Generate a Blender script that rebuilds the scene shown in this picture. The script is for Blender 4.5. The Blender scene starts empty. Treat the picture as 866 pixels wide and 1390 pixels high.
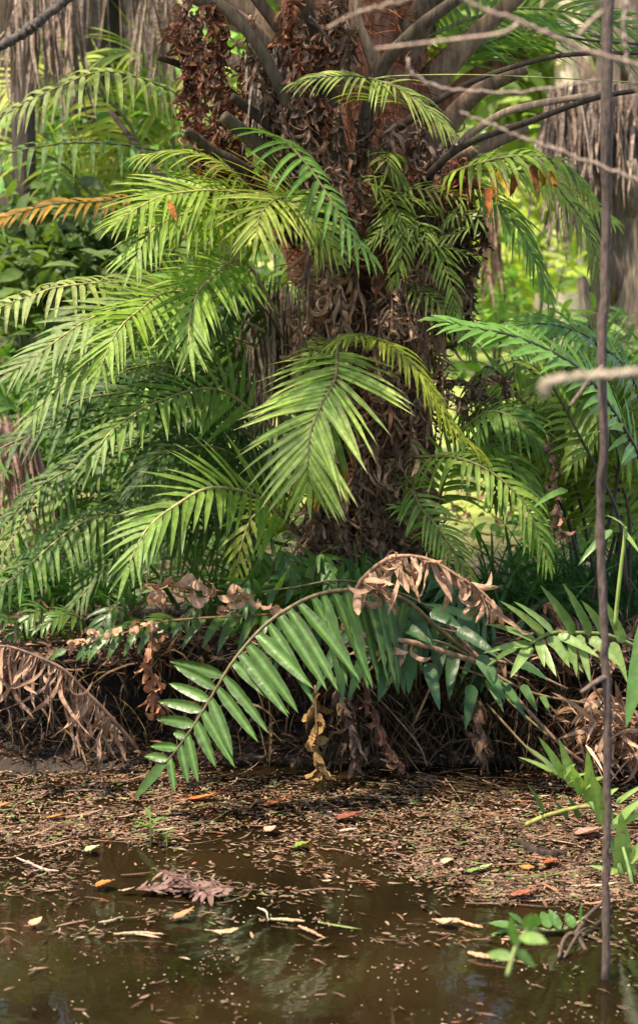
import bpy, math, random
import numpy as np
from mathutils import Vector, noise

random.seed(7)
rg = np.random.default_rng(11)
C = bpy.context.scene.collection
rad = math.radians

# ------------------------------------------------------------------ camera geometry
CAMZ, PITCH, FPX = 1.43, rad(8.0), 2500.0
def pt(px, py, Y):
    """world point at depth Y (metres in front of the camera) for a picture position"""
    u = (px - 433) / FPX; v = -(py - 695) / FPX
    dy = math.cos(PITCH) + v * math.sin(PITCH)
    dz = -math.sin(PITCH) + v * math.cos(PITCH)
    k = Y / dy
    return np.array([u * k, Y, CAMZ + dz * k])
def onwater(px, py, z=0.0):
    u = (px - 433) / FPX; v = -(py - 695) / FPX
    dy = math.cos(PITCH) + v * math.sin(PITCH)
    dz = -math.sin(PITCH) + v * math.cos(PITCH)
    k = (z - CAMZ) / dz
    return np.array([u * k, dy * k, z])
def nrm(v):
    v = np.asarray(v, float)
    return v / np.maximum(np.linalg.norm(v, axis=-1, keepdims=True), 1e-9)

# ------------------------------------------------------------------ materials
def newmat(name):
    m = bpy.data.materials.new(name); m.use_nodes = True
    nt = m.node_tree; nt.nodes.clear()
    return m, nt, nt.nodes, nt.links
def leaf_mat(name, rough=0.4, trans=0.35, spec=0.5, bump=0.25, bscale=55, tint=(1.25, 1.35, 0.45), spots=0.25):
    m, nt, N, Lk = newmat(name)
    out = N.new('ShaderNodeOutputMaterial')
    at = N.new('ShaderNodeAttribute'); at.attribute_name = 'Col'
    tc = N.new('ShaderNodeTexCoord')
    n1 = N.new('ShaderNodeTexNoise'); n1.inputs['Scale'].default_value = 38; n1.inputs['Detail'].default_value = 4
    Lk.new(tc.outputs['Object'], n1.inputs['Vector'])
    mr = N.new('ShaderNodeMapRange'); mr.inputs[1].default_value = .3; mr.inputs[2].default_value = .7
    mr.inputs[3].default_value = 1 - spots; mr.inputs[4].default_value = 1 + spots
    Lk.new(n1.outputs['Fac'], mr.inputs[0])
    mul = N.new('ShaderNodeVectorMath'); mul.operation = 'SCALE'
    Lk.new(at.outputs['Color'], mul.inputs[0]); Lk.new(mr.outputs[0], mul.inputs['Scale'])
    if trans >= .3:
        n3 = N.new('ShaderNodeTexNoise'); n3.inputs['Scale'].default_value = 70; n3.inputs['Detail'].default_value = 3
        Lk.new(tc.outputs['Object'], n3.inputs['Vector'])
        m3 = N.new('ShaderNodeMapRange'); m3.inputs[1].default_value = .64; m3.inputs[2].default_value = .72; m3.inputs[4].default_value = .65
        Lk.new(n3.outputs['Fac'], m3.inputs[0])
        mx3 = N.new('ShaderNodeMix'); mx3.data_type = 'RGBA'; mx3.inputs[7].default_value = (.17, .12, .045, 1)
        Lk.new(m3.outputs[0], mx3.inputs[0]); Lk.new(mul.outputs[0], mx3.inputs[6])
        mul = N.new('ShaderNodeVectorMath'); mul.operation = 'SCALE'; mul.inputs['Scale'].default_value = 1; Lk.new(mx3.outputs[2], mul.inputs[0])
    n2 = N.new('ShaderNodeTexNoise'); n2.inputs['Scale'].default_value = bscale; n2.inputs['Detail'].default_value = 2
    Lk.new(tc.outputs['Object'], n2.inputs['Vector'])
    bp = N.new('ShaderNodeBump'); bp.inputs['Strength'].default_value = bump; bp.inputs['Distance'].default_value = .01
    Lk.new(n2.outputs['Fac'], bp.inputs['Height'])
    p = N.new('ShaderNodeBsdfPrincipled'); p.inputs['Roughness'].default_value = rough
    p.inputs['Specular IOR Level'].default_value = spec
    Lk.new(mul.outputs[0], p.inputs['Base Color']); Lk.new(bp.outputs[0], p.inputs['Normal'])
    if trans > 0:
        t = N.new('ShaderNodeBsdfTranslucent')
        m2 = N.new('ShaderNodeVectorMath'); m2.operation = 'MULTIPLY'; m2.inputs[1].default_value = tint
        Lk.new(mul.outputs[0], m2.inputs[0]); Lk.new(m2.outputs[0], t.inputs['Color'])
        mx = N.new('ShaderNodeMixShader'); mx.inputs[0].default_value = trans
        Lk.new(p.outputs[0], mx.inputs[1]); Lk.new(t.outputs[0], mx.inputs[2]); Lk.new(mx.outputs[0], out.inputs[0])
    else:
        Lk.new(p.outputs[0], out.inputs[0])
    return m
def ground_mat(name, cols, scale=6, rough=.95, bump=.6, detail=8, bscale=40):
    m, nt, N, Lk = newmat(name)
    out = N.new('ShaderNodeOutputMaterial'); tc = N.new('ShaderNodeTexCoord')
    n1 = N.new('ShaderNodeTexNoise'); n1.inputs['Scale'].default_value = scale; n1.inputs['Detail'].default_value = detail
    n1.inputs['Roughness'].default_value = .7
    Lk.new(tc.outputs['Object'], n1.inputs['Vector'])
    cr = N.new('ShaderNodeValToRGB')
    el = cr.color_ramp.elements
    while len(el) < len(cols): el.new(.5)
    for i, c in enumerate(cols):
        el[i].position = .3 + .4 * i / (len(cols) - 1); el[i].color = (*c, 1)
    Lk.new(n1.outputs['Fac'], cr.inputs[0])
    n2 = N.new('ShaderNodeTexNoise'); n2.inputs['Scale'].default_value = bscale; n2.inputs['Detail'].default_value = 6
    Lk.new(tc.outputs['Object'], n2.inputs['Vector'])
    bp = N.new('ShaderNodeBump'); bp.inputs['Strength'].default_value = bump; bp.inputs['Distance'].default_value = .03
    Lk.new(n2.outputs['Fac'], bp.inputs['Height'])
    p = N.new('ShaderNodeBsdfPrincipled'); p.inputs['Roughness'].default_value = rough
    Lk.new(cr.outputs[0], p.inputs['Base Color']); Lk.new(bp.outputs[0], p.inputs['Normal'])
    Lk.new(p.outputs[0], out.inputs[0])
    return m
def fibre_mat(name, rough=.85, streak=(42, 42, 7), bump=.7):
    """bark / stalk: attribute colour with lengthwise streaks"""
    m, nt, N, Lk = newmat(name)
    out = N.new('ShaderNodeOutputMaterial'); tc = N.new('ShaderNodeTexCoord')
    at = N.new('ShaderNodeAttribute'); at.attribute_name = 'Col'
    mp = N.new('ShaderNodeMapping'); mp.inputs['Scale'].default_value = streak
    Lk.new(tc.outputs['Object'], mp.inputs['Vector'])
    n1 = N.new('ShaderNodeTexNoise'); n1.inputs['Scale'].default_value = 1.6; n1.inputs['Detail'].default_value = 6
    Lk.new(mp.outputs[0], n1.inputs['Vector'])
    mr = N.new('ShaderNodeMapRange'); mr.inputs[1].default_value = .3; mr.inputs[2].default_value = .7
    mr.inputs[3].default_value = .45; mr.inputs[4].default_value = 1.5
    Lk.new(n1.outputs['Fac'], mr.inputs[0])
    mul = N.new('ShaderNodeVectorMath'); mul.operation = 'SCALE'
    Lk.new(at.outputs['Color'], mul.inputs[0]); Lk.new(mr.outputs[0], mul.inputs['Scale'])
    bp = N.new('ShaderNodeBump'); bp.inputs['Strength'].default_value = bump; bp.inputs['Distance'].default_value = .01
    Lk.new(n1.outputs['Fac'], bp.inputs['Height'])
    p = N.new('ShaderNodeBsdfPrincipled'); p.inputs['Roughness'].default_value = rough
    Lk.new(mul.outputs[0], p.inputs['Base Color']); Lk.new(bp.outputs[0], p.inputs['Normal'])
    Lk.new(p.outputs[0], out.inputs[0])
    return m
def water_mat():
    m, nt, N, Lk = newmat('murky_water')
    out = N.new('ShaderNodeOutputMaterial'); tc = N.new('ShaderNodeTexCoord')
    n1 = N.new('ShaderNodeTexNoise'); n1.inputs['Scale'].default_value = 2.2; n1.inputs['Detail'].default_value = 5
    Lk.new(tc.outputs['Object'], n1.inputs['Vector'])
    cr = N.new('ShaderNodeValToRGB'); cr.color_ramp.elements[0].position = .3; cr.color_ramp.elements[1].position = .7
    cr.color_ramp.elements[0].color = (.007, .0045, .002, 1); cr.color_ramp.elements[1].color = (.026, .016, .006, 1)
    Lk.new(n1.outputs['Fac'], cr.inputs[0])
    n2 = N.new('ShaderNodeTexNoise'); n2.inputs['Scale'].default_value = 9; n2.inputs['Detail'].default_value = 3
    Lk.new(tc.outputs['Object'], n2.inputs['Vector'])
    bp = N.new('ShaderNodeBump'); bp.inputs['Strength'].default_value = .12; bp.inputs['Distance'].default_value = .01
    Lk.new(n2.outputs['Fac'], bp.inputs['Height'])
    p = N.new('ShaderNodeBsdfPrincipled'); p.inputs['Roughness'].default_value = .04
    p.inputs['IOR'].default_value = 1.33
    Lk.new(cr.outputs[0], p.inputs['Base Color']); Lk.new(bp.outputs[0], p.inputs['Normal'])
    Lk.new(p.outputs[0], out.inputs[0])
    return m
M = dict(
    leaf=leaf_mat('fern_leaf', .5, .4, .4, .5, tint=(1.2, 1.4, .5)),
    gloss=leaf_mat('leathery_leaf', .38, .32, .42, .35, 30, spots=.18, tint=(1.2, 1.3, .4)),
    back=leaf_mat('background_foliage', .5, .4, .35, .2),  # shared by the background palms, shrubs, trees and hedge
    dead=leaf_mat('withered_leaf', .75, .15, .2, .6, 60, (1.1, .9, .7), .35),
    stalk=fibre_mat('leaf_stalk', .6, (40, 40, 6), .3),
    bark=fibre_mat('fibrous_bark'),
    twig=fibre_mat('twig_bark', .8, (90, 90, 30), .4),
    soil=ground_mat('wet_soil', [(.012, .008, .005), (.035, .022, .014), (.07, .045, .03)], 9, .8, .9),
    water=water_mat(),
    chip=leaf_mat('floating_litter', .7, 0, .3, .4, 80, spots=.3),
)
def terrain_mat():
    m, nt, N, Lk = newmat('terrain')
    out = N.new('ShaderNodeOutputMaterial'); tc = N.new('ShaderNodeTexCoord')
    sp = N.new('ShaderNodeSeparateXYZ'); Lk.new(tc.outputs['Object'], sp.inputs[0])
    def ramp(scale, cols, pos):
        n = N.new('ShaderNodeTexNoise'); n.inputs['Scale'].default_value = scale; n.inputs['Detail'].default_value = 9
        n.inputs['Roughness'].default_value = .7
        Lk.new(tc.outputs['Object'], n.inputs['Vector'])
        c = N.new('ShaderNodeValToRGB'); e = c.color_ramp.elements
        while len(e) < len(cols): e.new(.5)
        for i in range(len(cols)): e[i].position = pos[i]; e[i].color = (*cols[i], 1)
        Lk.new(n.outputs['Fac'], c.inputs[0]); return c
    a = ramp(14, [(.006, .0045, .003), (.018, .012, .008), (.05, .033, .022)], [.35, .5, .68])      # wet bank
    b = ramp(5, [(.05, .07, .02), (.20, .14, .10), (.30, .22, .16)], [.38, .5, .66])               # dry earth path
    c = ramp(.8, [(.2, .26, .05), (.3, .37, .08), (.4, .38, .16)], [.35, .5, .65])              # lawn
    def step(lo, hi):
        r = N.new('ShaderNodeMapRange'); r.inputs[1].default_value = lo; r.inputs[2].default_value = hi
        Lk.new(sp.outputs['Y'], r.inputs[0]); return r
    m1 = N.new('ShaderNodeMix'); m1.data_type = 'RGBA'
    Lk.new(step(5.45, 6.0).outputs[0], m1.inputs[0]); Lk.new(a.outputs[0], m1.inputs[6]); Lk.new(b.outputs[0], m1.inputs[7])
    m2 = N.new('ShaderNodeMix'); m2.data_type = 'RGBA'
    Lk.new(step(6.5, 7.6).outputs[0], m2.inputs[0]); Lk.new(m1.outputs[2], m2.inputs[6]); Lk.new(c.outputs[0], m2.inputs[7])
    n2 = N.new('ShaderNodeTexNoise'); n2.inputs['Scale'].default_value = 35; n2.inputs['Detail'].default_value = 8
    Lk.new(tc.outputs['Object'], n2.inputs['Vector'])
    bp = N.new('ShaderNodeBump'); bp.inputs['Strength'].default_value = .9; bp.inputs['Distance'].default_value = .03
    Lk.new(n2.outputs['Fac'], bp.inputs['Height'])
    p = N.new('ShaderNodeBsdfPrincipled'); p.inputs['Roughness'].default_value = .85
    Lk.new(m2.outputs[2], p.inputs['Base Color']); Lk.new(bp.outputs[0], p.inputs['Normal']); Lk.new(p.outputs[0], out.inputs[0])
    return m
M['ground'] = terrain_mat()

# ------------------------------------------------------------------ mesh builder
class MB:
    def __init__(s): s.v = []; s.c = []; s.f = []; s.n = 0
    def add(s, v, f, c):
        v = np.asarray(v, float).reshape(-1, 3)
        c = np.asarray(c, float)
        if c.ndim == 1: c = np.tile(c, (len(v), 1))
        s.v.append(v); s.c.append(c[:, :3]); s.f.append(np.asarray(f, int).reshape(-1, 4) + s.n); s.n += len(v)
    def build(s, name, mat, parent=None, origin=None, smooth=True):
        me = bpy.data.meshes.new(name)
        v = np.concatenate(s.v); c = np.concatenate(s.c); f = np.concatenate(s.f)
        if origin is not None: v = v - np.asarray(origin)
        me.vertices.add(len(v)); me.vertices.foreach_set('co', v.ravel())
        me.loops.add(len(f) * 4); me.loops.foreach_set('vertex_index', f.ravel())
        me.polygons.add(len(f)); me.polygons.foreach_set('loop_start', np.arange(len(f)) * 4)
        me.polygons.foreach_set('loop_total', np.full(len(f), 4))
        me.polygons.foreach_set('use_smooth', np.full(len(f), smooth))
        me.update(calc_edges=True); me.validate()
        a = me.color_attributes.new('Col', 'FLOAT_COLOR', 'POINT')
        if len(me.vertices) == len(c):
            a.data.foreach_set('color', np.concatenate([c, np.ones((len(c), 1))], 1).ravel())
        me.materials.append(mat)
        o = bpy.data.objects.new(name, me); C.objects.link(o)
        if parent is not None: o.parent = parent
        return o
def root(name, loc, label, cat, group=None, kind=None):
    o = bpy.data.objects.new(name, None); C.objects.link(o); o.location = Vector([float(x) for x in loc])
    o.empty_display_size = .05
    return tag(o, label, cat, group, kind)
def tag(o, label=None, cat=None, group=None, kind=None):
    if label: o['label'] = label
    if cat: o['category'] = cat
    if group: o['group'] = group
    if kind: o['kind'] = kind
    return o
def org(o): return np.array(o.location)

def profile(kind, t):
    if kind == 'lance': return np.minimum(1, .35 + t / .14) * np.power(np.maximum(1 - t ** 1.9, 0), .85)
    if kind == 'leather': return np.minimum(1, .45 + t / .22 * .55) * np.power(np.maximum(1 - t ** 3.2, 0), .9)
    if kind == 'oval': return np.power(np.maximum(np.sin(np.pi * np.minimum(t ** .8, 1)), 0), .8)
    if kind == 'strap': return np.minimum(1, .6 + t * 3) * np.power(np.maximum(1 - t ** 4, 0), .7)
    return np.minimum(1, .5 + t / .3) * (1 - t) ** .6
G = np.array([0, 0, -1.0])
def blades(mb, B, D, Nn, L, W, seg=7, droop=0., curl=0., twist=0., fold=.2, ripple=0., prof='lance', col=(.1, .2, .05), tip=None, tipfrom=.8, cvar=.12, wobble=0., rib=0.):
    B = np.atleast_2d(B).astype(float); n = len(B)
    D = nrm(np.broadcast_to(D, (n, 3))).copy(); Nn = np.broadcast_to(Nn, (n, 3)).copy()
    L = np.broadcast_to(L, n); W = np.broadcast_to(W, n)
    ar = lambda x: np.broadcast_to(np.asarray(x, float), n)[:, None]
    droop, curl, twist = ar(droop), ar(curl), ar(twist)
    col = np.broadcast_to(np.asarray(col, float), (n, 3)) * (1 + cvar * rg.standard_normal((n, 1))).clip(.4, 1.8)
    ph = rg.uniform(0, 6.28, (n, 1)); fq = rg.uniform(.9, 1.5, (n, 1))
    P = B.copy(); d = D; V = []; CC = []
    for k in range(seg + 1):
        t = k / seg
        s = nrm(np.cross(d, Nn)); nn = np.cross(s, d)
        th = twist * t; s2 = s * np.cos(th) + nn * np.sin(th); n2 = -s * np.sin(th) + nn * np.cos(th)
        w = (W * profile(prof, t) / 2)[:, None]
        rp = ripple * W[:, None] * np.sin(ph + k * 1.9 * fq); rq = ripple * W[:, None] * np.sin(ph * 1.7 + k * 2.1 * fq)
        if rib:
            q = max(.0009, 0) + .045 * w
            V.append(np.stack([P - s2 * w + n2 * (fold * w + rp), P - s2 * w * .5 + n2 * (fold * w * .35), P - s2 * q, P + s2 * q, P + s2 * w * .5 + n2 * (fold * w * .35), P + s2 * w + n2 * (fold * w + rq)], 1))
        else:
            V.append(np.stack([P - s2 * w + n2 * (fold * w + rp), P, P + s2 * w + n2 * (fold * w + rq)], 1))
        cc = col
        if tip is not None and t > tipfrom:
            q = min(1, (t - tipfrom) / (1 - tipfrom) * 1.5); cc = col * (1 - q) + np.asarray(tip) * q
        if rib:
            c6 = np.repeat(cc[:, None, :], 6, 1); c6[:, 2:4] = c6[:, 2:4] * (1 + rib) + .02 * rib; CC.append(c6)
        else:
            CC.append(np.repeat(cc[:, None, :], 3, 1) * np.array([1, 1.12, 1])[None, :, None])
        P = P + d * (L / seg)[:, None]
        Nn = nn
        w8 = wobble * rg.standard_normal((n, 3)) if np.any(wobble) else 0
        d = nrm(d + G * droop / seg + nn * curl / seg + w8)
    V = np.stack(V, 1); CC = np.stack(CC, 1)                        # n, seg+1, 3, 3
    K = 6 if rib else 3
    base = (np.arange(n) * (seg + 1) * K)[:, None]
    q = []
    for k in range(seg):
        for j in range(K - 1):
            a = k * K + j; q.append([a, a + 1, a + K + 1, a + K])
    F = (base[:, :, None] + np.array(q)[None]).reshape(-1, 4)
    mb.add(V.reshape(-1, 3), F, CC.reshape(-1, 3))
def tube(mb, P, R, col, sides=7, flat=1.0, cap=True):
    P = np.asarray(P, float); n = len(P)
    R = np.interp(np.linspace(0, 1, n), np.linspace(0, 1, len(np.atleast_1d(R))), np.atleast_1d(R))
    T = nrm(np.gradient(P, axis=0))
    ref = np.array([0, -1, .2]) if abs(T[0][1]) < .8 else np.array([1, 0, 0])
    s = nrm(np.cross(T[0], ref)); V = []
    for k in range(n):
        s = nrm(s - T[k] * np.dot(s, T[k])); b = np.cross(T[k], s)
        a = np.arange(sides) / sides * 2 * np.pi
        V.append(P[k] + R[k] * (np.cos(a)[:, None] * s + flat * np.sin(a)[:, None] * b))
    if cap: V = [np.repeat(P[:1], sides, 0)] + V + [np.repeat(P[-1:], sides, 0)]
    V = np.array(V); F = []
    for k in range(len(V) - 1):
        for j in range(sides):
            j2 = (j + 1) % sides; F.append([k * sides + j, k * sides + j2, (k + 1) * sides + j2, (k + 1) * sides + j])
    col = np.asarray(col, float)
    if col.ndim == 2:
        cc = np.array([np.interp(np.linspace(0, 1, len(V)), np.linspace(0, 1, len(col)), col[:, i]) for i in range(3)]).T
        col = np.repeat(cc, sides, 0)
    mb.add(V.reshape(-1, 3), F, col)
def spline(P, n=40):
    P = np.asarray(P, float)
    if len(P) == 2: return P[0] + (P[1] - P[0]) * np.linspace(0, 1, n)[:, None]
    Q = np.vstack([2 * P[0] - P[1], P, 2 * P[-1] - P[-2]]); out = []
    m = len(P) - 1
    for u in np.linspace(0, m, n):
        i = min(int(u), m - 1); t = u - i; a, b, c, d = Q[i:i + 4]
        out.append(.5 * (2 * b + (c - a) * t + (2 * a - 5 * b + 4 * c - d) * t * t + (3 * b - a - 3 * c + d) * t ** 3))
    return np.array(out)
def px(P): return [pt(*p) for p in P]

# leaf colours (linear base colour)
YEL = (.30, .345, .085); BRI = (.22, .29, .05); MID = (.13, .20, .032); DRK = (.07, .125, .022); GRY = (.20, .25, .09)
LEA = (.055, .125, .045); LIM = (.15, .27, .055); ORG = (.30, .12, .02)
DED = (.28, .175, .11); RED = (.22, .085, .045); PNK = (.30, .18, .13); TAN = (.34, .21, .12); DUL = (.10, .068, .045)

def frond(par, P, U, L=100, W=9, n=26, a0=65, a1=25, t0=.12, droop=.5, lift=0., sides=(1, 1), sl=(1, 1), col=MID, tip=None, seg=7,
          fold=.3, ripple=.05, mat='leaf', lp=None, r0=3.2, rcol=(.12, .12, .03), name='frond', label=None, jit=.07, prof='lance', world=False,
          curl=0., cvar=.12, tipfrom=.8, miss=0., ov=None, rib=0., ap=1., merge=False):
    col = tuple(np.array(col) * ((1.24, 1.19, .98) if mat != 'back' else (1.4, 1.4, 1.1))) ; W = W * (.86 if mat == 'leaf' else .9); L = L * (1.06 if mat == 'leaf' else 1)
    P = np.asarray(P if world else px(P)); S = spline(P, 48)
    ds = np.r_[0, np.cumsum(np.linalg.norm(np.diff(S, axis=0), axis=1))]; ln = ds[-1]
    k = 1 / 500.
    T_all = nrm(np.gradient(S, axis=0))
    at = lambda A, t: np.array([np.interp(t * ln, ds, A[:, i]) for i in range(3)]).T
    U = nrm(U); mb = MB(); o = org(par)
    lpf = lp or (lambda t: np.interp(t, [0, .2, .45, .75, .92, 1], [.75, .95, 1, .82, .6, .42]))
    if tip is None and rg.random() < .6 and mat == 'leaf': tip = np.array(col) * .4 + np.array([.16, .12, .03]) ; tipfrom = .86
    for sgn, on, scl in ((-1, sides[0], sl[0]), (1, sides[1], sl[1])):
        if not on: continue
        t0_, L_, a0_, a1_, n_ = (ov or {}).get(sgn, (t0, L, a0, a1, n))
        tt = np.linspace(t0_, .985, n_)
        t = tt + sgn * .25 * (tt[1] - tt[0]) + rg.normal(0, .1, n_) * (tt[1] - tt[0])
        t = t.clip(t0_, .99)
        if miss: t = t[rg.random(n) > miss]
        m = len(t)
        B = at(S, t); T = nrm(at(T_all, t))
        Ul = nrm(U - T * (T @ U)[:, None]); Sd = nrm(np.cross(T, Ul)) * sgn
        a = np.radians((a0_ + (a1_ - a0_) * ((t - t0_) / (1 - t0_)).clip(0, 1) ** ap) + rg.normal(0, 4.5, m))[:, None]
        D = T * np.cos(a) + Sd * np.sin(a) + Ul * (lift + rg.normal(0, jit, (m, 1)))
        Nn = nrm(Ul + rg.normal(0, jit * 1.5, (m, 3)))
        Ln = L_ * k * scl * lpf(t) * rg.uniform(.92, 1.08, m)
        Ln = Ln * np.where(rg.random(m) < .06, rg.uniform(.35, .8, m), 1)
        Wn = W * k * np.interp(t, [0, .5, .9, 1], [.95, 1, .85, .6]) * rg.uniform(.9, 1.1, m)
        blades(mb, B, D, Nn, Ln, Wn, seg, droop * rg.uniform(.7, 1.35, m), curl, rg.normal(0, .25, m), fold, ripple, prof, col, tip, tipfrom, cvar, rib=rib)
    B = S[-1:]; blades(mb, B, T_all[-1:], U[None], L * k * .45, W * k * .8, seg, droop, 0, 0, fold, ripple, prof, col, tip, tipfrom)
    if merge: tube(mb, S, np.array([r0, r0 * .7, r0 * .3]) * k, rcol, 5)
    f = mb.build(name, M[mat], par, o)
    if label: f['label'] = label
    if merge: return f
    rb = MB(); tube(rb, S, np.array([r0, r0 * .7, r0 * .3]) * k, rcol, 5)
    rb.build('rachis', M['stalk'], f, o)
    return f
def dead_frond(par, P, L=60, W=8, n=18, col=DED, spread=.5, world=False, name='dead_frond', r0=2, seg=8, out=None, curl=4., wob=.22, cvar=.25, t0=.05, down=.6, rcol=None, stem=True, tw=3.):
    P = np.asarray(P if world else px(P)); S = spline(P, 30); k = 1 / 500.
    n2 = n * 2; idx = (np.linspace(t0, .99, n2) * 29)
    B = np.array([np.interp(idx, np.arange(30), S[:, i]) for i in range(3)]).T
    T = nrm(np.array([np.interp(idx, np.arange(30), nrm(np.gradient(S, axis=0))[:, i]) for i in range(3)]).T)
    R = nrm(rg.standard_normal((n2, 3)) * np.array([1, .7, .6]) + (0 if out is None else np.asarray(out)))
    D = nrm(T * .5 + R * spread + G * down)
    mb = MB(); o = org(par)
    blades(mb, B, D, nrm(rg.standard_normal((n2, 3))), L * k * rg.uniform(.5, 1.15, n2), W * k * rg.uniform(.6, 1.2, n2), seg,
           .8, rg.normal(0, curl, n2), rg.normal(0, tw, n2), .55, .12, 'strap', col, None, .8, cvar, wobble=wob)
    f = mb.build(name, M['dead'], par, o)
    if stem:
        rb = MB(); tube(rb, S, np.array([r0, r0 * .5]) * k, rcol or np.array(col) * .6, 5); rb.build('rachis', M['stalk'], f, o)
    return f

# ------------------------------------------------------------------ world, sun, camera
sc = bpy.context.scene
w = bpy.data.worlds.new('World'); sc.world = w; w.use_nodes = True
N = w.node_tree.nodes; N.clear()
SUN_DIR = nrm(np.array([-.34, -.27, .90]))
elev = math.asin(SUN_DIR[2]); az = math.atan2(SUN_DIR[0], SUN_DIR[1])
sky = N.new('ShaderNodeTexSky'); sky.sky_type = 'NISHITA'; sky.sun_disc = False; sky.sun_elevation = elev; sky.sun_rotation = az
bg = N.new('ShaderNodeBackground'); bg.inputs[1].default_value = .15
wo = N.new('ShaderNodeOutputWorld')
w.node_tree.links.new(sky.outputs[0], bg.inputs[0]); w.node_tree.links.new(bg.outputs[0], wo.inputs[0])
sd = bpy.data.lights.new('sun', 'SUN'); sd.energy = 4.0; sd.angle = rad(2.0); sd.color = (1, .93, .82)
so = bpy.data.objects.new('sun', sd); C.objects.link(so)
so.rotation_euler = Vector(-SUN_DIR).to_track_quat('-Z', 'Y').to_euler()
cam = bpy.data.cameras.new('camera'); co = bpy.data.objects.new('camera', cam); C.objects.link(co); sc.camera = co
co.location = (0, 0, CAMZ); co.rotation_euler = (rad(90) - PITCH, 0, 0)
cam.sensor_fit = 'VERTICAL'; cam.sensor_height = 36; cam.lens = FPX / 1390 * 36
cam.clip_start = .05; cam.clip_end = 500
cam.dof.use_dof = True; cam.dof.focus_distance = 4.85; cam.dof.aperture_fstop = 4.0
sc.view_settings.view_transform = 'Standard'; sc.view_settings.look = 'None'; sc.view_settings.exposure = 1.2
sc.view_settings.use_white_balance = True; sc.view_settings.white_balance_temperature = 7400; sc.view_settings.white_balance_tint = 10
sc.view_settings.gamma = 1
sc.render.engine = 'CYCLES'
sc.cycles.max_bounces = 7; sc.cycles.diffuse_bounces = 4; sc.cycles.glossy_bounces = 3; sc.cycles.transmission_bounces = 4
sc.cycles.caustics_reflective = False; sc.cycles.caustics_refractive = False
sc.cycles.sample_clamp_indirect = 6
sc.cycles.use_denoising = True

# ------------------------------------------------------------------ ground, water, bank
def nz(x, y, z=0, s=1.): return noise.noise(Vector((x * s, y * s, z)))
def yb(x): return 5.02 + .10 * nz(x, 3, 0, 1.3) + .05 * nz(x, 9, 0, 4) + (-.12 if x > .55 else 0) * min(1, (x - .55) * 3 if x > .55 else 0)
prof_pts = [(.5, -.6), (.3, -.2), (.10, -.06), (.03, -.02), (.0, .015), (.10, .04), (.2, .08), (.3, .14), (.3, .2), (.2, .25), (.04, .285), (.12, .31), (.3, .325), (.45, .33)]
far_y = [5.6, 5.8, 6.1, 6.5, 7, 7.6, 8.4, 9.5, 11, 13, 16, 20, 26, 35, 50, 75, 120, 200, 300]
xs = np.concatenate([-np.geomspace(2.6, 200, 24)[::-1], np.linspace(-2.5, 2.5, 260), np.geomspace(2.6, 200, 24)])
V = []; rows = len(prof_pts) + len(far_y)
for x in xs:
    b = yb(x)
    for j, (dy, z) in enumerate(prof_pts):
        a = .035 if 2 < j < len(prof_pts) - 1 else .01
        V.append((x + a * nz(x, dy * 9, z * 9, 9), b + dy + a * nz(x * 7, z * 20, 3, 1) + a * nz(x * 20, z * 40, 8, 1), z + .5 * a * nz(x * 12, dy * 30, 5)))
    for y in far_y: V.append((x, y, .33 + (.03 * nz(x, y, 0, 1.2)) + .02 * nz(x, y, 4, 5)))
F = []
for i in range(len(xs) - 1):
    for j in range(rows - 1):
        a = i * rows + j; F.append([a, a + rows, a + rows + 1, a + 1])
g = MB(); g.add(V, F, (.1, .1, .1)); go = g.build('ground', M['ground']); go['kind'] = 'structure'
g = MB(); g.add([(-200, -60, 0), (200, -60, 0), (200, 5.6, 0), (-200, 5.6, 0)], [[0, 1, 2, 3]], (.1, .1, .1))
wt = g.build('water', M['water']); wt['kind'] = 'structure'
g = MB(); g.add([(-200, -60, -.5), (200, -60, -.5), (200, 5.8, -.5), (-200, 5.8, -.5)], [[0, 1, 2, 3]], (.1, .1, .1))
pb = g.build('pond_bed', M['soil']); pb['kind'] = 'structure'

# mud hummock at the left foot of the bank
def mound(px0, py0, sx, sy, h, label):
    c = onwater(px0, py0, 0); g = MB(); n = 40; V = []; F = []
    for i in range(n + 1):
        for j in range(n + 1):
            u = i / n * 2 - 1; v = j / n * 2 - 1; r = u * u + v * v
            x = c[0] + u * sx; y = c[1] + v * sy
            V.append((x, y, -.03 + (h + .03) * max(0, 1 - r) ** .7 * (.7 + .6 * nz(x, y, 0, 9)) + .012 * nz(x, y, 0, 50)))
    for i in range(n):
        for j in range(n): a = i * (n + 1) + j; F.append([a, a + n + 1, a + n + 2, a + 1])
    g.add(V, F, (.1, .1, .1)); o = g.build('mud_mound', M['soil']); o['kind'] = 'structure'; return o
mound(60, 1040, .32, .10, .05, '')

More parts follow.
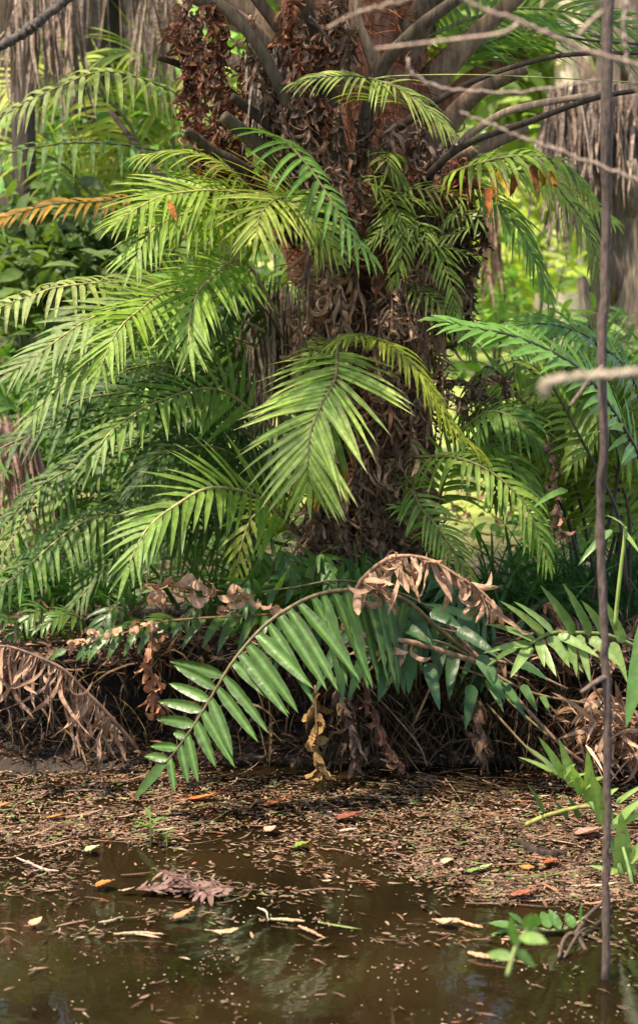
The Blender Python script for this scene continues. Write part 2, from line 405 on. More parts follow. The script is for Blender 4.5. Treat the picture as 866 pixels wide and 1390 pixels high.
# ------------------------------------------------------------------ floating litter (uncountable)
def density(x, y):
    """raft outline in picture terms: dense band by the bank, sweeping to lower right"""
    zc = -CAMZ; dy = y; ang = math.atan2(CAMZ, y) - PITCH
    py = 695 + FPX * math.tan(ang); pxx = 433 + x / y * FPX * math.cos(PITCH) / 1.0 * 1.0
    k = y * math.cos(PITCH) + CAMZ * math.sin(PITCH); pxx = 433 + x / k * FPX
    edge = np.interp(pxx, [0, 150, 300, 420, 520, 600, 700, 800, 870], [1150, 1148, 1140, 1130, 1190, 1215, 1222, 1220, 1215])
    edge += 22 * nz(pxx * .012, py * .03)
    d = 1 / (1 + math.exp((py - edge) / 5))
    # dark open patches
    if 250 < pxx < 560: d *= np.interp(py + 25 * nz(pxx * .02, py * .05, 3), [1075, 1100, 1130, 1150 + max(0, pxx - 430) * .7, 1190 + max(0, pxx - 430) * .5], [1, .6, .35, .4, 1])
    if pxx > 280: d *= np.interp(py + 14 * nz(pxx * .02, 4), [1045, 1085], [.06, 1])
    d *= .3 + 1.2 * max(0, nz(pxx * .02, py * .07, 7) + .35)
    return d, pxx, py
pal = np.array([(.24, .15, .10), (.19, .11, .07), (.14, .078, .05), (.09, .05, .032), (.34, .24, .16), (.22, .10, .055), (.06, .037, .025), (.18, .14, .07), (.10, .14, .04)])
def scatter(n, ps, pe, Lr, Wr, sparse=0.02, tilt=.08, name='litter', seed=1, palw=None, zr=.006, prof='strap', ang_sd=.5, dens=None, seg=3):
    r = random.Random(seed); B = []; D = []; tries = 0
    while len(B) < n and tries < n * 40:
        tries += 1
        py = r.uniform(ps, pe); pxx = r.uniform(-60, 930)
        p = onwater(pxx, py)
        d, qx, qy = density(p[0], p[1])
        if dens: d = dens(d, qx, qy)
        else: d = max(d, sparse)
        if r.random() > d: continue
        a = r.gauss(0, ang_sd) + (.35 if qx > 350 else -.1) * -1
        B.append((p[0], p[1], .003 + r.random() * zr)); D.append((math.cos(a), math.sin(a), r.gauss(0, tilt) * .3))
    n = len(B); mb = MB()
    ci = rg.choice(len(pal), n, p=palw)
    blades(mb, B, D, nrm(np.array([0, 0, 1.]) + rg.normal(0, tilt * 2, (n, 3))), rg.uniform(*Lr, n) ** 1.0, rg.uniform(*Wr, n), seg, 0, rg.normal(0, .5, n), rg.normal(0, .4, n), .1, .08, prof, pal[ci], None, .8, .2)
    return mb
pw = np.array([.16, .16, .16, .14, .08, .12, .1, .05, .03]); pw /= pw.sum()
mb = scatter(17000, 1035, 1260, (.004, .020), (.0025, .007), 0.0, seed=2, palw=pw, ang_sd=1.1)
tag(mb.build('litter', M['chip']), kind='stuff')
mb = scatter(850, 1035, 1290, (.04, .12), (.0025, .007), 0.012, seed=3, palw=pw, ang_sd=.33, seg=5)
tag(mb.build('straw_litter', M['chip']), kind='stuff')
mb = scatter(1000, 1060, 1400, (.003, .007), (.002, .005), 0, seed=4, palw=np.array([.5, .1, 0, 0, .4, 0, 0, 0, 0]), prof='oval', ang_sd=3, dens=lambda d, x, y: max(.02, (nz(x * .012, y * .03, 5) + .25) ** 2 * 1.6 if nz(x * .012, y * .03, 5) > -.25 else .02))
tag(mb.build('floating_specks', M['chip']), kind='stuff')
mb = scatter(420, 1060, 1250, (.015, .05), (.006, .012), 0, seed=5, palw=np.array([0, 0, 0, 0, 0, 0, 0, .3, .7]), prof='oval', ang_sd=1)
tag(mb.build('green_litter', M['chip']), kind='stuff')
mb = scatter(150, 1150, 1400, (.015, .045), (.003, .008), 0, seed=6, palw=pw, ang_sd=.8, dens=lambda d, x, y: .5)
m2_ = scatter(2600, 1120, 1290, (.006, .03), (.002, .006), 0, seed=9, palw=pw, ang_sd=.7, dens=lambda d, x, y: max(0, nz(x * .009, y * .035, 11) + .12) * 2.2 * (1 if y < 1215 else .25))
tag(m2_.build('scattered_litter', M['chip']), kind='stuff')
tag(mb.build('drifting_debris', M['chip']), kind='stuff')

# ------------------------------------------------------------------ single floating leaves
def floating(px0, py0, Lp, Wp, deg, col, label, kind='fallen_leaf', cat='leaf', prof='oval', curl=.6, z=.012, group='single leaves floating on the pond'):
    p = onwater(px0, py0, z); k = p[1] / FPX
    a = rad(deg); D = np.array([math.cos(a), math.sin(a), .02]); L = Lp * k; p = p - D * L / 2
    mb = MB(); blades(mb, [p], [D], [[0, .0, 1]], L, Wp * k, 10, 0, curl, .3, .25, .025, prof, col, None, .8, .0)
    o = root(kind, p, label, cat, group)
    c = mb.build('blade', M['dead'], o, p)
    rb = MB(); tube(rb, [p - D * L * .12 + [0, 0, .001], p + D * L * .05 + [0, 0, .002]], [.0012, .0016], np.array(col) * .6, 5); rb.build('stem', M['stalk'], o, p)
    return o
floating(284, 1085, 68, 20, -8, (.48, .15, .05), 'long orange leaf beneath the tip of the large green frond')
floating(378, 1092, 46, 26, 5, (.36, .12, .05), 'curled rust leaf left of the reddish leaf cluster stem')
floating(478, 1111, 48, 34, 0, (.24, .08, .05), 'curled dark red leaf with pale rim in mid pond')
floating(143, 1202, 30, 30, 5, (.42, .18, .05), 'bright orange leaf floating on open dark water')
floating(368, 1127, 20, 26, 30, (.42, .28, .2), 'small pale tan leaf on the raft edge')
floating(410, 1149, 24, 30, 0, (.2, .26, .05), 'yellow green round leaf on dark water')
floating(126, 1154, 24, 26, 20, (.35, .38, .2), 'pale sage leaf at the left raft edge')
floating(50, 1253, 24, 22, 50, (.5, .3, .18), 'tan leaf tilted on the water in the lower left')
floating(175, 1209, 24, 10, 0, (.55, .4, .28), 'cream sliver of leaf right of the bright orange leaf')
floating(250, 1243, 38, 20, 35, (.4, .2, .1), 'curved brown leaf above the pale double twig')
floating(302, 1266, 10, 50, 80, (.5, .33, .2), 'narrow upright tan leaf near the bottom of the pond')
floating(606, 1252, 15, 42, 70, (.45, .3, .2), 'pointed pinkish leaf standing near the bottom centre')
floating(607, 1171, 20, 24, 10, (.6, .42, .28), 'pale leaf chip on the raft below the straw heap')
floating(749, 1172, 26, 26, -15, (.36, .10, .05), 'small vivid red leaf right of the dark bark strip')
floating(712, 1216, 44, 30, -8, (.28, .10, .06), 'red brown leaf at the lower rim of the raft')
floating(800, 1133, 46, 42, -12, (.36, .21, .16), 'broad salmon leaf near the right bank plants')
floating(714, 1178, 12, 22, 60, (.4, .2, .05), 'tiny orange leaf on the raft left of the red one')
floating(608, 1253, 20, 22, 0, (.62, .42, .32), 'pale pink round leaf on the open water')
floating(8, 1094, 24, 18, 10, (.5, .2, .08), 'orange leaf at the far left edge of the raft')
floating(645, 1183, 26, 18, 0, (.2, .3, .08), 'green leaf flake on the middle of the raft')
floating(660, 1178, 22, 16, 20, (.3, .36, .15), 'pale green leaf flake beside the darker green flake')
floating(80, 1110, 40, 14, -5, (.5, .22, .08), 'slim orange brown leaf on the left raft')
# bark strip and sticks
def stick(pts, r, col, label, name='twig', cat='twig', flat=.6, mat='twig', sides=6, group=None):
    P = spline(pts, 16); P = P + rg.normal(0, r * .25, P.shape) * np.array([1, 1, .4])
    o = P[0]; mb = MB(); tube(mb, P, [r * .5, r, r * .9, r * .4], col, sides, flat)
    ob = mb.build(name, M[mat], None, o); ob.location = Vector(o); return tag(ob, label, cat, group)
W_ = lambda *a: [onwater(x, y, .008) for x, y in a]
stick(W_((700, 1140), (730, 1158), (768, 1160)), .014, (.035, .02, .012), 'dark curved strip of bark floating on the right raft', 'bark_strip', 'bark')
sg = 'loose pale sticks floating on the water'
for (a, b, lb) in [(((100, 1222), (105, 1270), (0, 0)), 0, 0)][:0]: pass
stick(W_((155, 1268), (190, 1266), (222, 1268)), .0035, (.5, .33, .2), 'pale double twig floating at lower left', group=sg)
stick(W_((135, 1252), (150, 1250), (168, 1244)), .003, (.5, .35, .22), 'short pale stick above the double twig', group=sg)
stick(W_((368, 1247), (395, 1249), (414, 1250)), .004, (.55, .36, .2), 'straight pale stick on open water at centre', group=sg)
stick(W_((404, 1257), (420, 1263), (440, 1273)), .004, (.5, .28, .15), 'orange tan stick slanting below the straight one', group=sg)
stick(W_((350, 1232), (362, 1238), (364, 1250)), .003, (.5, .4, .3), 'hooked pale twig left of the straight stick', group=sg)
stick(W_((622, 1250), (640, 1256), (656, 1259)), .004, (.5, .28, .15), 'short tan stick on water under the raft', group=sg)
stick(W_((634, 1293), (660, 1298), (700, 1304)), .006, (.5, .27, .15), 'thick tan stick at the bottom edge', group=sg)
stick(W_((460, 1128), (475, 1126), (485, 1124)), .004, (.6, .42, .3), 'pale chip of stick below the dark red leaf', group=sg)
stick(W_((20, 1162), (60, 1180), (80, 1182)), .004, (.5, .36, .3), 'pale stick by the left open water', group=sg)

# fallen pinkish compound leaf (lobed) on the water
o0 = onwater(258, 1200, .01); rt = root('fallen_frond', o0, 'dull grey brown crumpled fern frond floating in open water', 'frond')
for (bx, by, ex, ey, cc) in ((218, 1182, 285, 1216, 1), (320, 1205, 250, 1208, .9), (185, 1208, 250, 1200, 1.1)):
    mb = MB(); A = onwater(bx, by, .018); E = onwater(ex, ey, .012); n = 13
    t = np.linspace(.05, 1, n)[:, None]; Bp = A + (E - A) * t; T = nrm(E - A)
    for sg_ in (-1, 1):
        Sd = np.array([-T[1], T[0], 0]) * sg_
        blades(mb, Bp, nrm(T * .9 + Sd + rg.normal(0, .25, (n, 3)) * [1, 1, .2]), np.tile([0, 0, 1.], (n, 1)), .055 * rg.uniform(.5, 1.1, n), .014 * rg.uniform(.6, 1.2, n), 7, .25, rg.normal(0, .7, n), rg.normal(0, .4, n), .2, .12, 'strap', np.array((.19, .115, .095)) * cc, None, .8, .2)
    tube(mb, [A, (A + E) / 2 + [0, 0, .004], E], [.003, .002], (.15, .08, .06), 5)
    mb.build('leaf_spray', M['dead'], rt, o0)
# straw heap by the bank
p0 = onwater(600, 1075, 0); mb = MB(); n = 70
B = p0 + np.c_[rg.normal(0, .07, n), rg.normal(0, .035, n), rg.uniform(0, .05, n)]
a = rg.normal(-.5, .5, n); blades(mb, B, np.c_[np.cos(a), np.sin(a), rg.normal(0, .15, n)], np.tile([0, 0, 1.], (n, 1)), rg.uniform(.06, .18, n), rg.uniform(.003, .01, n), 6, .3, 0, 1, .2, .1, 'strap', (.22, .15, .09), None, .8, .3)
hp = mb.build('straw_heap', M['dead'], None, p0); hp.location = Vector(p0); tag(hp, 'small heap of dry straw at the foot of the bank', 'straw')
# little sprout in the water
def sprout(px0, py0, h, n, label, Ll=.05, col=(.12, .24, .05), lean=0.):
    p = onwater(px0, py0, 0); rt = root('sprout', p, label, 'seedling', 'little seedlings growing from the water')
    top = p + [lean, 0, h]; mb = MB(); tube(mb, [p - [0, 0, .02], (p + top) / 2, top], [.0025, .0015], (.1, .2, .04), 5); mb.build('stem', M['stalk'], rt, p)
    for i in range(n):
        a = i * 2.4; b = p + (top - p) * (.5 + .5 * i / n); mb = MB()
        blades(mb, [b], [[math.cos(a), math.sin(a) * .6, .55]], [[0, 0, 1.]], Ll, .011, 6, .8, 0, 0, .3, 0, 'oval', col); mb.build('leaf', M['leaf'], rt, p)
sprout(205, 1150, .075, 7, 'tiny green seedling standing in the left open water')
sprout(227, 1150, .035, 4, 'low seedling right beside the taller seedling', .03)

# ------------------------------------------------------------------ central palm
TC = pt(497, 760, 5.42)
def tx(z): return TC[0] + .012 * math.sin(z * 2) - .02 * (z - 1)
palm = root('palm_tree', (TC[0], TC[1], .3), 'large central palm with shaggy trunk of old leaf bases', 'palm')
po = org(palm)
mb = MB(); zz = np.linspace(.15, 3.1, 60); sides = 40; V = []
for z in zz:
    r = np.interp(z, [.15, .5, 1.2, 1.7, 2.2, 3.1], [.24, .185, .16, .165, .2, .16])
    for j in range(sides):
        a = j / sides * 6.2832; q = r * (1 + .16 * nz(math.cos(a) * 2.4, math.sin(a) * 2.4, z * 3.) + .08 * nz(math.cos(a) * 9, math.sin(a) * 9, z * 12))
        V.append((tx(z) + q * math.cos(a), TC[1] + q * math.sin(a), z))
F = [[k * sides + j, k * sides + (j + 1) % sides, (k + 1) * sides + (j + 1) % sides, (k + 1) * sides + j] for k in range(len(zz) - 1) for j in range(sides)]
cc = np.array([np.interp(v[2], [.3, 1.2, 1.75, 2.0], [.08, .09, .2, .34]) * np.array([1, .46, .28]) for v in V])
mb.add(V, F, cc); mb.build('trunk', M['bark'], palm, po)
# old leaf bases: wedge straps crossing up the trunk
k = 0
for i in range(46):
    z = 1.42 + i * .028; a = i * 2.39996 + .6
    cx, cy = math.cos(a), math.sin(a)
    if cy > .55: continue
    if z > 1.6 and cy < .2 and -.8 < cx < .7: continue
    r = .17 + (z - 1.4) * .03
    A = np.array([tx(z) + cx * r * .9, TC[1] + cy * r * .9, z - .10]); lean = .10 + .12 * (z - 1.4)
    P = [A, A + [cx * .05, cy * .05, .10], A + [cx * (.05 + lean), cy * (.05 + lean), .26], A + [cx * (.08 + lean * 2), cy * (.08 + lean * 2), .42 if z > 1.9 else .33]]
    mb = MB(); c = random.choice([(.20, .13, .08), (.26, .17, .11), (.32, .13, .07), (.12, .08, .05)])
    tube(mb, spline(P, 12), [.055, .045, .024, .017], [np.array(c) * 1.25, c, np.array(c) * .8], 8, .4)
    mb.build('leaf_base', M['bark'], palm, po)
# fibre between the bases
mb = MB(); n = 1800; z = rg.uniform(1.35, 2.5, n); a = rg.uniform(math.pi * .95, math.pi * 2.05, n); r = .17 + .03 * rg.random(n)
B = np.c_[[tx(q) for q in z] + np.cos(a) * r, TC[1] + np.sin(a) * r, z]
blades(mb, B, np.c_[np.cos(a) * .5 + rg.normal(0, .6, n), np.sin(a) * .5, rg.normal(-.2, .8, n)], nrm(rg.standard_normal((n, 3))), rg.uniform(.03, .12, n), rg.uniform(.002, .006, n), 5, .6, rg.normal(0, 2, n), 0, .2, .1, 'strap', (.28, .10, .045), None, .8, .35)
tag(mb.build('trunk_fibre', M['dead'], palm, po), kind='stuff')
# explicit stalks
ST = (.05, .032, .02); STG = (.085, .062, .04)
stalks = [
    ([(430, 255, 5.15), (395, 150, 5.0), (345, 55, 4.95), (285, -10, 4.95)], (15, 11, 9, 8), STG),
    ([(450, 260, 5.2), (425, 140, 5.1), (392, 60, 5.1), (335, -20, 5.1)], (16, 13, 10, 9), ST),
    ([(405, 330, 5.2), (335, 235, 5.0), (290, 205, 4.95), (254, 176, 4.9)], (14, 10, 8, 6), ST),
    ([(440, 300, 5.15), (376, 222, 5.0), (330, 180, 4.95), (303, 158, 4.9)], (17, 14, 12, 10), STG),
    ([(430, 225, 5.2), (377, 178, 5.05), (340, 150, 5.0), (315, 131, 4.95)], (14, 11, 8, 7), ST),
    ([(330, 140, 5.3), (290, 110, 5.2), (245, 88, 5.15), (214, 78, 5.1)], (9, 8, 6, 4), ST),
    ([(462, 400, 5.2), (463, 290, 5.15), (455, 180, 5.12), (428, 60, 5.05), (400, -20, 5.0)], (15, 13, 14, 15, 12), STG),
    ([(480, 110, 5.1), (462, 75, 5.0), (440, 45, 4.97), (420, 22, 4.95)], (7, 6, 5, 3), (.08, .055, .04)),
    ([(452, 125, 5.12), (461, 80, 5.03), (479, 30, 4.98), (484, -20, 4.97)], (19, 16, 9, 9), (.30, .21, .15)),
    ([(516, 118, 5.12), (506, 80, 5.03), (487, 30, 4.98), (484, -20, 4.98)], (19, 16, 9, 9), (.32, .21, .15)),
    ([(485, 240, 5.15), (510, 110, 5.02), (560, 45, 4.95), (625, -5, 4.95)], (13, 12, 11, 9), STG),
    ([(530, 180, 5.2), (625, 118, 5.1), (723, 83, 5.05), (790, 73, 5.0), (890, 72, 5.0)], (8, 4.5, 4, 3.6, 3), (.045, .03, .022)),
    ([(540, 290, 5.2), (615, 206, 5.05), (723, 163, 4.95), (812, 132, 4.95), (900, 118, 4.9)], (9, 6, 5, 4.2, 4), (.04, .027, .02)),
    ([(575, 230, 5.25), (665, 163, 5.1), (720, 143, 5.05), (815, 127, 5.0)], (6, 5, 5, 4), (.30, .22, .17)),
    ([(700, 30, 5.0), (780, 52, 5.0), (866, 60, 5.0)], (2, 2, 2), (.04, .03, .02)),
    ([(560, 330, 5.3), (600, 250, 5.2), (590, 180, 5.2)], (7, 6, 4), ST),
    ([(150, 150, 6.3), (180, 190, 6.2), (215, 235, 6.0), (300, 300, 5.6)], (4, 5, 6, 7), ST),
    ([(360, 420, 5.3), (420, 520, 5.2), (470, 620, 5.2)], (2, 2, 2), (.04, .03, .02)),
]
for P, R, c in stalks:
    mb = MB(); tube(mb, spline(px(P), 24), np.array(R) * (.85 if len(c) and c[0] < .2 else 1) / 500 * (np.mean([p[2] for p in P]) / 5), np.array(c) * [1.02, .95, .86], 9, .55); mb.build('leaf_stalk', M['bark'], palm, po)
# living leaves, upper right and overhead
for P, U, L, W_l, n, kw in [
    ([(560, 60, 5.3), (640, 25, 5.5), (730, 12, 5.6), (866, 40, 5.7), (960, 90, 5.8)], (0, -.7, .7), 110, 9, 40, dict(col=(.11, .2, .035), droop=.5, a0=55)),
    ([(600, 110, 5.4), (660, 60, 5.6), (760, 40, 5.7), (900, 80, 5.8)], (0, -.5, .8), 120, 10, 34, dict(col=(.09, .18, .03), droop=.6, a0=50)),
    ([(600, 240, 5.5), (660, 232, 5.5), (740, 240, 5.5), (830, 300, 5.4)], (0, -.6, .8), 60, 9, 24, dict(col=(.14, .22, .04), droop=.9, tip=(.3, .12, .03))),
]:
    frond(palm, P, U, L, W_l, n, name='palm_leaf', **kw)
for i in range(13):  # out-of-view crown of this palm, added to cast dappled shade below
    a = i / 13 * 6.283 + .3; e = random.uniform(.2, 1.0); ln = random.uniform(1.6, 2.3)
    S0 = np.array([tx(3), TC[1], 3.0]); D0 = np.array([math.cos(a) * math.cos(e), math.sin(a) * math.cos(e), math.sin(e)])
    P = [S0]; d = D0
    for q in range(6): P.append(P[-1] + d * ln / 6); d = nrm(d + G * .22)
    frond(palm, P, (0.01, 0, 1), 240, 16, 34, world=True, droop=.9, col=MID, name='palm_leaf', seg=4, a0=60)
# grey hanging thatch between the stalks
def thatch(par, x0, x1, y0, y1, Y, n, L, col, W=6, jy=30, name='dead_leaf', clumps=1, lean=0.):
    for c in range(clumps):
        m = n // clumps; mb = MB(); cx = x0 + (x1 - x0) * (c + .5) / clumps; wd = (x1 - x0) / clumps * .5
        xx = cx + rg.normal(0, wd * .6, m); yy = y0 + rg.uniform(0, jy, m)
        B = np.array([pt(a_, b_, Y + rg.normal(0, .05)) for a_, b_ in zip(xx, yy)])
        Lm = (y1 - y0) / 500 * Y / 5 * L
        blades(mb, B, nrm(np.c_[rg.normal(lean, .12, m), rg.normal(0, .12, m), -np.ones(m)]), nrm(np.c_[rg.normal(0, .7, m), -np.ones(m), rg.normal(0, .2, m)]),
               Lm * rg.uniform(.55, 1.1, m), W / 500 * rg.uniform(.5, 1.3, m), 8, .5, rg.normal(0, .3, m), rg.normal(0, 2, m), .4, .15, 'lance', col, None, .8, .3, wobble=.035)
        mb.build(name, M['dead'], par, org(par))
thatch(palm, 335, 405, 60, 190, 5.12, 150, 1.0, (.22, .175, .135), 7, 40, clumps=3)
thatch(palm, 335, 405, 380, 570, 5.45, 130, 1.0, (.24, .185, .14), 6, 60, clumps=3)
thatch(palm, 560, 640, 250, 420, 5.45, 60, 1.0, (.16, .11, .08), 6, 40, clumps=2)

# ------------------------------------------------------------------ withered epiphytic ferns on the palm
wl = root('withered_fern', pt(290, 20, 5.15), 'rusty red curled dead fern hanging at the left of the palm crown', 'dead fern')
for i in range(26):
    t = i / 25; x = 265 + 50 * t + random.gauss(0, 24 - 6 * t); y = -10 + 240 * t + random.gauss(0, 12)
    dead_frond(wl, [(x, y - 20, 5.15), (x + random.gauss(0, 12), y + 20, 5.1), (x + random.gauss(5, 12), y + 62, 5.12)], 34, 6, 22, col=random.choice([RED, (.28, .11, .06), (.15, .06, .035), (.36, .2, .13)]), seg=8, r0=1.5, spread=.9, curl=6)
wl2 = root('withered_fern', pt(395, 30, 5.05), 'rusty brown dead fern curls hanging among the tall stalks of the crown', 'dead fern')
for i in range(8):
    x = 395 + random.gauss(0, 14); y = i * 16 - 10
    dead_frond(wl2, [(x, y - 10, 5.08), (x + 4, y + 20, 5.05), (x + random.gauss(0, 8), y + 45, 5.07)], 26, 7, 14, col=random.choice([RED, (.22, .1, .055)]), seg=5, r0=1.5, spread=.9)
for i in range(30):
    x = random.uniform(345, 470); y = random.uniform(-20, 260)
    dead_frond(wl2, [(x, y - 20, 5.0), (x + random.gauss(0, 8), y + 15, 4.98), (x + random.gauss(6, 12), y + 60, 5.0)], random.uniform(26, 44), 6, 12, col=random.choice([RED, (.2, .12, .08), (.13, .075, .05), (.26, .15, .10)]), seg=7, r0=1.4, spread=.8)
for i in range(12):
    x = random.uniform(470, 610); y = random.uniform(150, 270)
    dead_frond(wl2, [(x, y - 20, 5.12), (x + random.gauss(0, 8), y + 10, 5.08), (x + random.gauss(6, 12), y + 50, 5.1)], random.uniform(26, 44), 6, 12, col=random.choice([RED, (.24, .15, .10), (.16, .09, .06), (.34, .2, .13)]), seg=7, r0=1.4, spread=.8)
wc = root('withered_fern', pt(490, 330, 5.2), 'thick brown skirt of dead fern fronds wrapping the trunk', 'dead fern')
for i in range(92):
    t = random.random(); y = 290 + 410 * t
    xa = np.interp(y, [290, 380, 500, 600, 720], [520, 400, 390, 440, 400]); xb = np.interp(y, [290, 380, 500, 600, 720], [615, 605, 600, 600, 590])
    x = random.uniform(xa, xb); off = abs(x - 497) / 130; Y = 5.17 + .16 * off ** 2 + random.uniform(-.05, .04)
    c = random.choice([(.36, .22, .14), (.27, .155, .095), (.42, .26, .17), (.16, .09, .06), (.52, .34, .23), (.30, .14, .08)])
    lg = random.uniform(.7, 1.7); sp_ = random.choice([.3, .45, .8])
    dead_frond(wc, [(x + random.gauss(0, 8), y - 55 * lg, Y + .05), (x + random.gauss(0, 8), y, Y), (x + random.gauss(0, 14), y + 55 * lg, Y + .01)], random.uniform(36, 85), random.uniform(4, 8.5), random.randint(9, 15), col=c, seg=9, r0=1.4, spread=sp_, down=random.uniform(.5, 1.5), curl=random.uniform(1.5, 5), tw=random.uniform(2, 5))
for i in range(14):
    x = random.uniform(415, 600); y = random.uniform(300, 480)
    mb = MB(); tube(mb, spline(px([(x, y, 5.08), (x + random.gauss(0, 12), y + 90, 5.02), (x + random.gauss(0, 24), y + random.uniform(150, 240), 5.05)]), 14), [.0025, .0016], random.choice([(.04, .025, .02), (.2, .10, .06)]), 5)
    mb.build('rachis', M['stalk'], wc, org(wc))
for i in range(16):
    x = random.uniform(410, 590); y = random.uniform(690, 790)
    dead_frond(wc, [(x, y - 50, 5.14), (x + random.gauss(0, 10), y, 5.1), (x + random.gauss(0, 16), y + 50, 5.1)], 50, 8, 14, col=random.choice([DED, (.2, .12, .08), (.13, .08, .05)]), r0=1.6, spread=.8)
wr = root('withered_fern', pt(600, 260, 5.15), 'dark dead fern hanging on the right of the trunk under a rusty tuft', 'dead fern')
for i in range(8):
    x = 612 + random.gauss(0, 12); y = 235 + random.gauss(0, 10)
    dead_frond(wr, [(x, y - 10, 5.1), (x + random.gauss(0, 12), y + 15, 5.05), (x + random.gauss(0, 10), y + 45, 5.07)], 30, 7, 14, col=(.30, .12, .07), seg=7, r0=1.5, spread=.8)
for i in range(22):
    y = 310 + 120 * random.random(); x = 625 + random.gauss(0, 16) - (y - 300) * .1
    dead_frond(wr, [(x, y - 30, 5.25), (x + random.gauss(0, 8), y, 5.2), (x + random.gauss(0, 10), y + 45, 5.22)], 26, 8, 12, col=random.choice([(.10, .06, .042), (.15, .09, .06)]), seg=5, r0=1.5, spread=.8)
for i in range(10):
    x = random.uniform(560, 640); y = random.uniform(180, 260)
    dead_frond(wr, [(x, y - 20, 5.2), (x + 5, y, 5.15), (x + random.gauss(0, 14), y + 40, 5.17)], 30, 7, 12, col=random.choice([(.18, .12, .09), (.25, .17, .13)]), seg=6, r0=1.5, spread=.8)
for i in range(9):
    cx_, cy_, R_ = random.uniform(545, 605), random.uniform(330, 470), random.uniform(18, 38); a0_ = random.uniform(2.2, 3.4)
    dead_frond(wc, [(cx_ + R_ * math.cos(a0_ + q * .75), cy_ - R_ * math.sin(a0_ + q * .75) * (-1), 5.02 + .01 * q) for q in range(6)], 26, 6, 13, col=random.choice([(.42, .26, .17), (.3, .18, .11), (.2, .11, .07)]), seg=8, r0=2, spread=.4, curl=4)
wm = root('withered_fern', pt(650, 520, 5.1), 'tangle of dead fern curls hanging right of the trunk', 'dead fern')
for (x, y) in ((625, 520), (650, 535), (670, 515), (660, 560), (610, 540)):
    dead_frond(wm, [(x - 30, y + 10, 5.1), (x, y - 5, 5.05), (x + 22, y + 14, 5.05)], 34, 7, 12, col=(.15, .10, .065), r0=2, spread=.6)
dead_frond(wm, [(742, 590, 4.95), (752, 640, 4.93), (757, 690, 4.93), (760, 725, 4.95)], 26, 8, 12, col=(.26, .13, .09), r0=1.5)

# ------------------------------------------------------------------ living ferns
UF = (0, -.62, .78); UC = (0, -.93, .35)
# upper left, behind
fa = root('fern', pt(300, 330, 6.3), 'grey green fern with drooping leaflets, upper left behind the bright fern', 'fern')
frond(fa, [(330, 200, 6.3), (240, 128, 6.2), (150, 98, 6.05), (85, 116, 6.0), (0, 160, 6.0), (-40, 190, 6)], (-.1, -.5, .85), 92, 12, 22, t0=.2, col=GRY, droop=1.6, a0=80, a1=50, r0=2.5)
frond(fa, [(330, 230, 6.4), (190, 200, 6.1), (110, 194, 6.0), (50, 200, 5.95), (-10, 214, 5.9), (-60, 235, 5.9)], (0, -.45, .9), 88, 12, 20, t0=.15, col=(.12, .19, .08), droop=1.7, a0=85, a1=60, r0=2.5)
frond(fa, [(190, 265, 5.9), (135, 274, 5.85), (70, 278, 5.8), (0, 298, 5.75), (-40, 318, 5.7)], (0, -.6, .8), 46, 9, 20, t0=.05, col=(.36, .19, .03), tip=(.16, .05, .02), tipfrom=.55, droop=.8, a0=60, r0=2.5, label='orange brown dying frond', cvar=.25)
# bright fern on the trunk, left side
fb = root('fern', pt(420, 330, 5.15), 'bright yellow green fern arching left from the upper trunk', 'fern')
frond(fb, [(400, 310, 5.1), (345, 262, 4.95), (300, 222, 4.9), (245, 206, 4.9), (190, 212, 4.9)], (.1, -.25, .95), 66, 6, 28, col=(.2, .26, .05), droop=1.1, a0=60, lift=.05)
frond(fb, [(400, 300, 5.1), (320, 262, 4.9), (240, 262, 4.8), (195, 278, 4.72), (162, 300, 4.65)], (-.2, -.72, .68), 94, 8.5, 27, rcol=(.3, .27, .08), r0=2.4, col=(.18, .26, .05), droop=.42, t0=.2, tip=(.3, .3, .1))
frond(fb, [(390, 310, 5.1), (290, 286, 4.85), (225, 300, 4.72), (196, 328, 4.65), (184, 352, 4.62)], (-.15, -.85, .5), 94, 8.5, 23, rcol=(.3, .27, .08), r0=2.4, col=(.15, .24, .045), droop=.4, t0=.25, tip=(.3, .3, .1))
frond(fb, [(450, 350, 5.15), (420, 285, 4.95), (383, 268, 4.8), (355, 288, 4.68), (349, 318, 4.62)], (-.05, -.85, .52), 108, 8.5, 24, rcol=(.3, .27, .08), r0=2.4, col=YEL, droop=.42, t0=.3, a0=75, tip=(.4, .36, .12), rib=.4)
frond(fb, [(345, 262, 4.95), (385, 272, 4.8), (425, 300, 4.75), (452, 338, 4.75)], (.1, -.75, .65), 80, 7.5, 20, rcol=(.3, .27, .08), r0=2.4, col=(.2, .27, .05), droop=.5, t0=.1, a0=60)
frond(fb, [(380, 330, 5.1), (300, 300, 5.05), (250, 290, 5.0), (215, 300, 4.95)], (0, -.7, .7), 90, 8, 24, col=BRI, droop=.8)
mbx = MB(); blades(mbx, [pt(229, 270, 4.7)], [[.35, 0, -1]], [[0, -1, .2]], .06, .016, 6, 0, 0, 0, .2, .1, 'oval', (.5, .16, .05)); mbx.build('leaflet', M['dead'], fb, org(fb))['label'] = 'single orange dead leaflet'
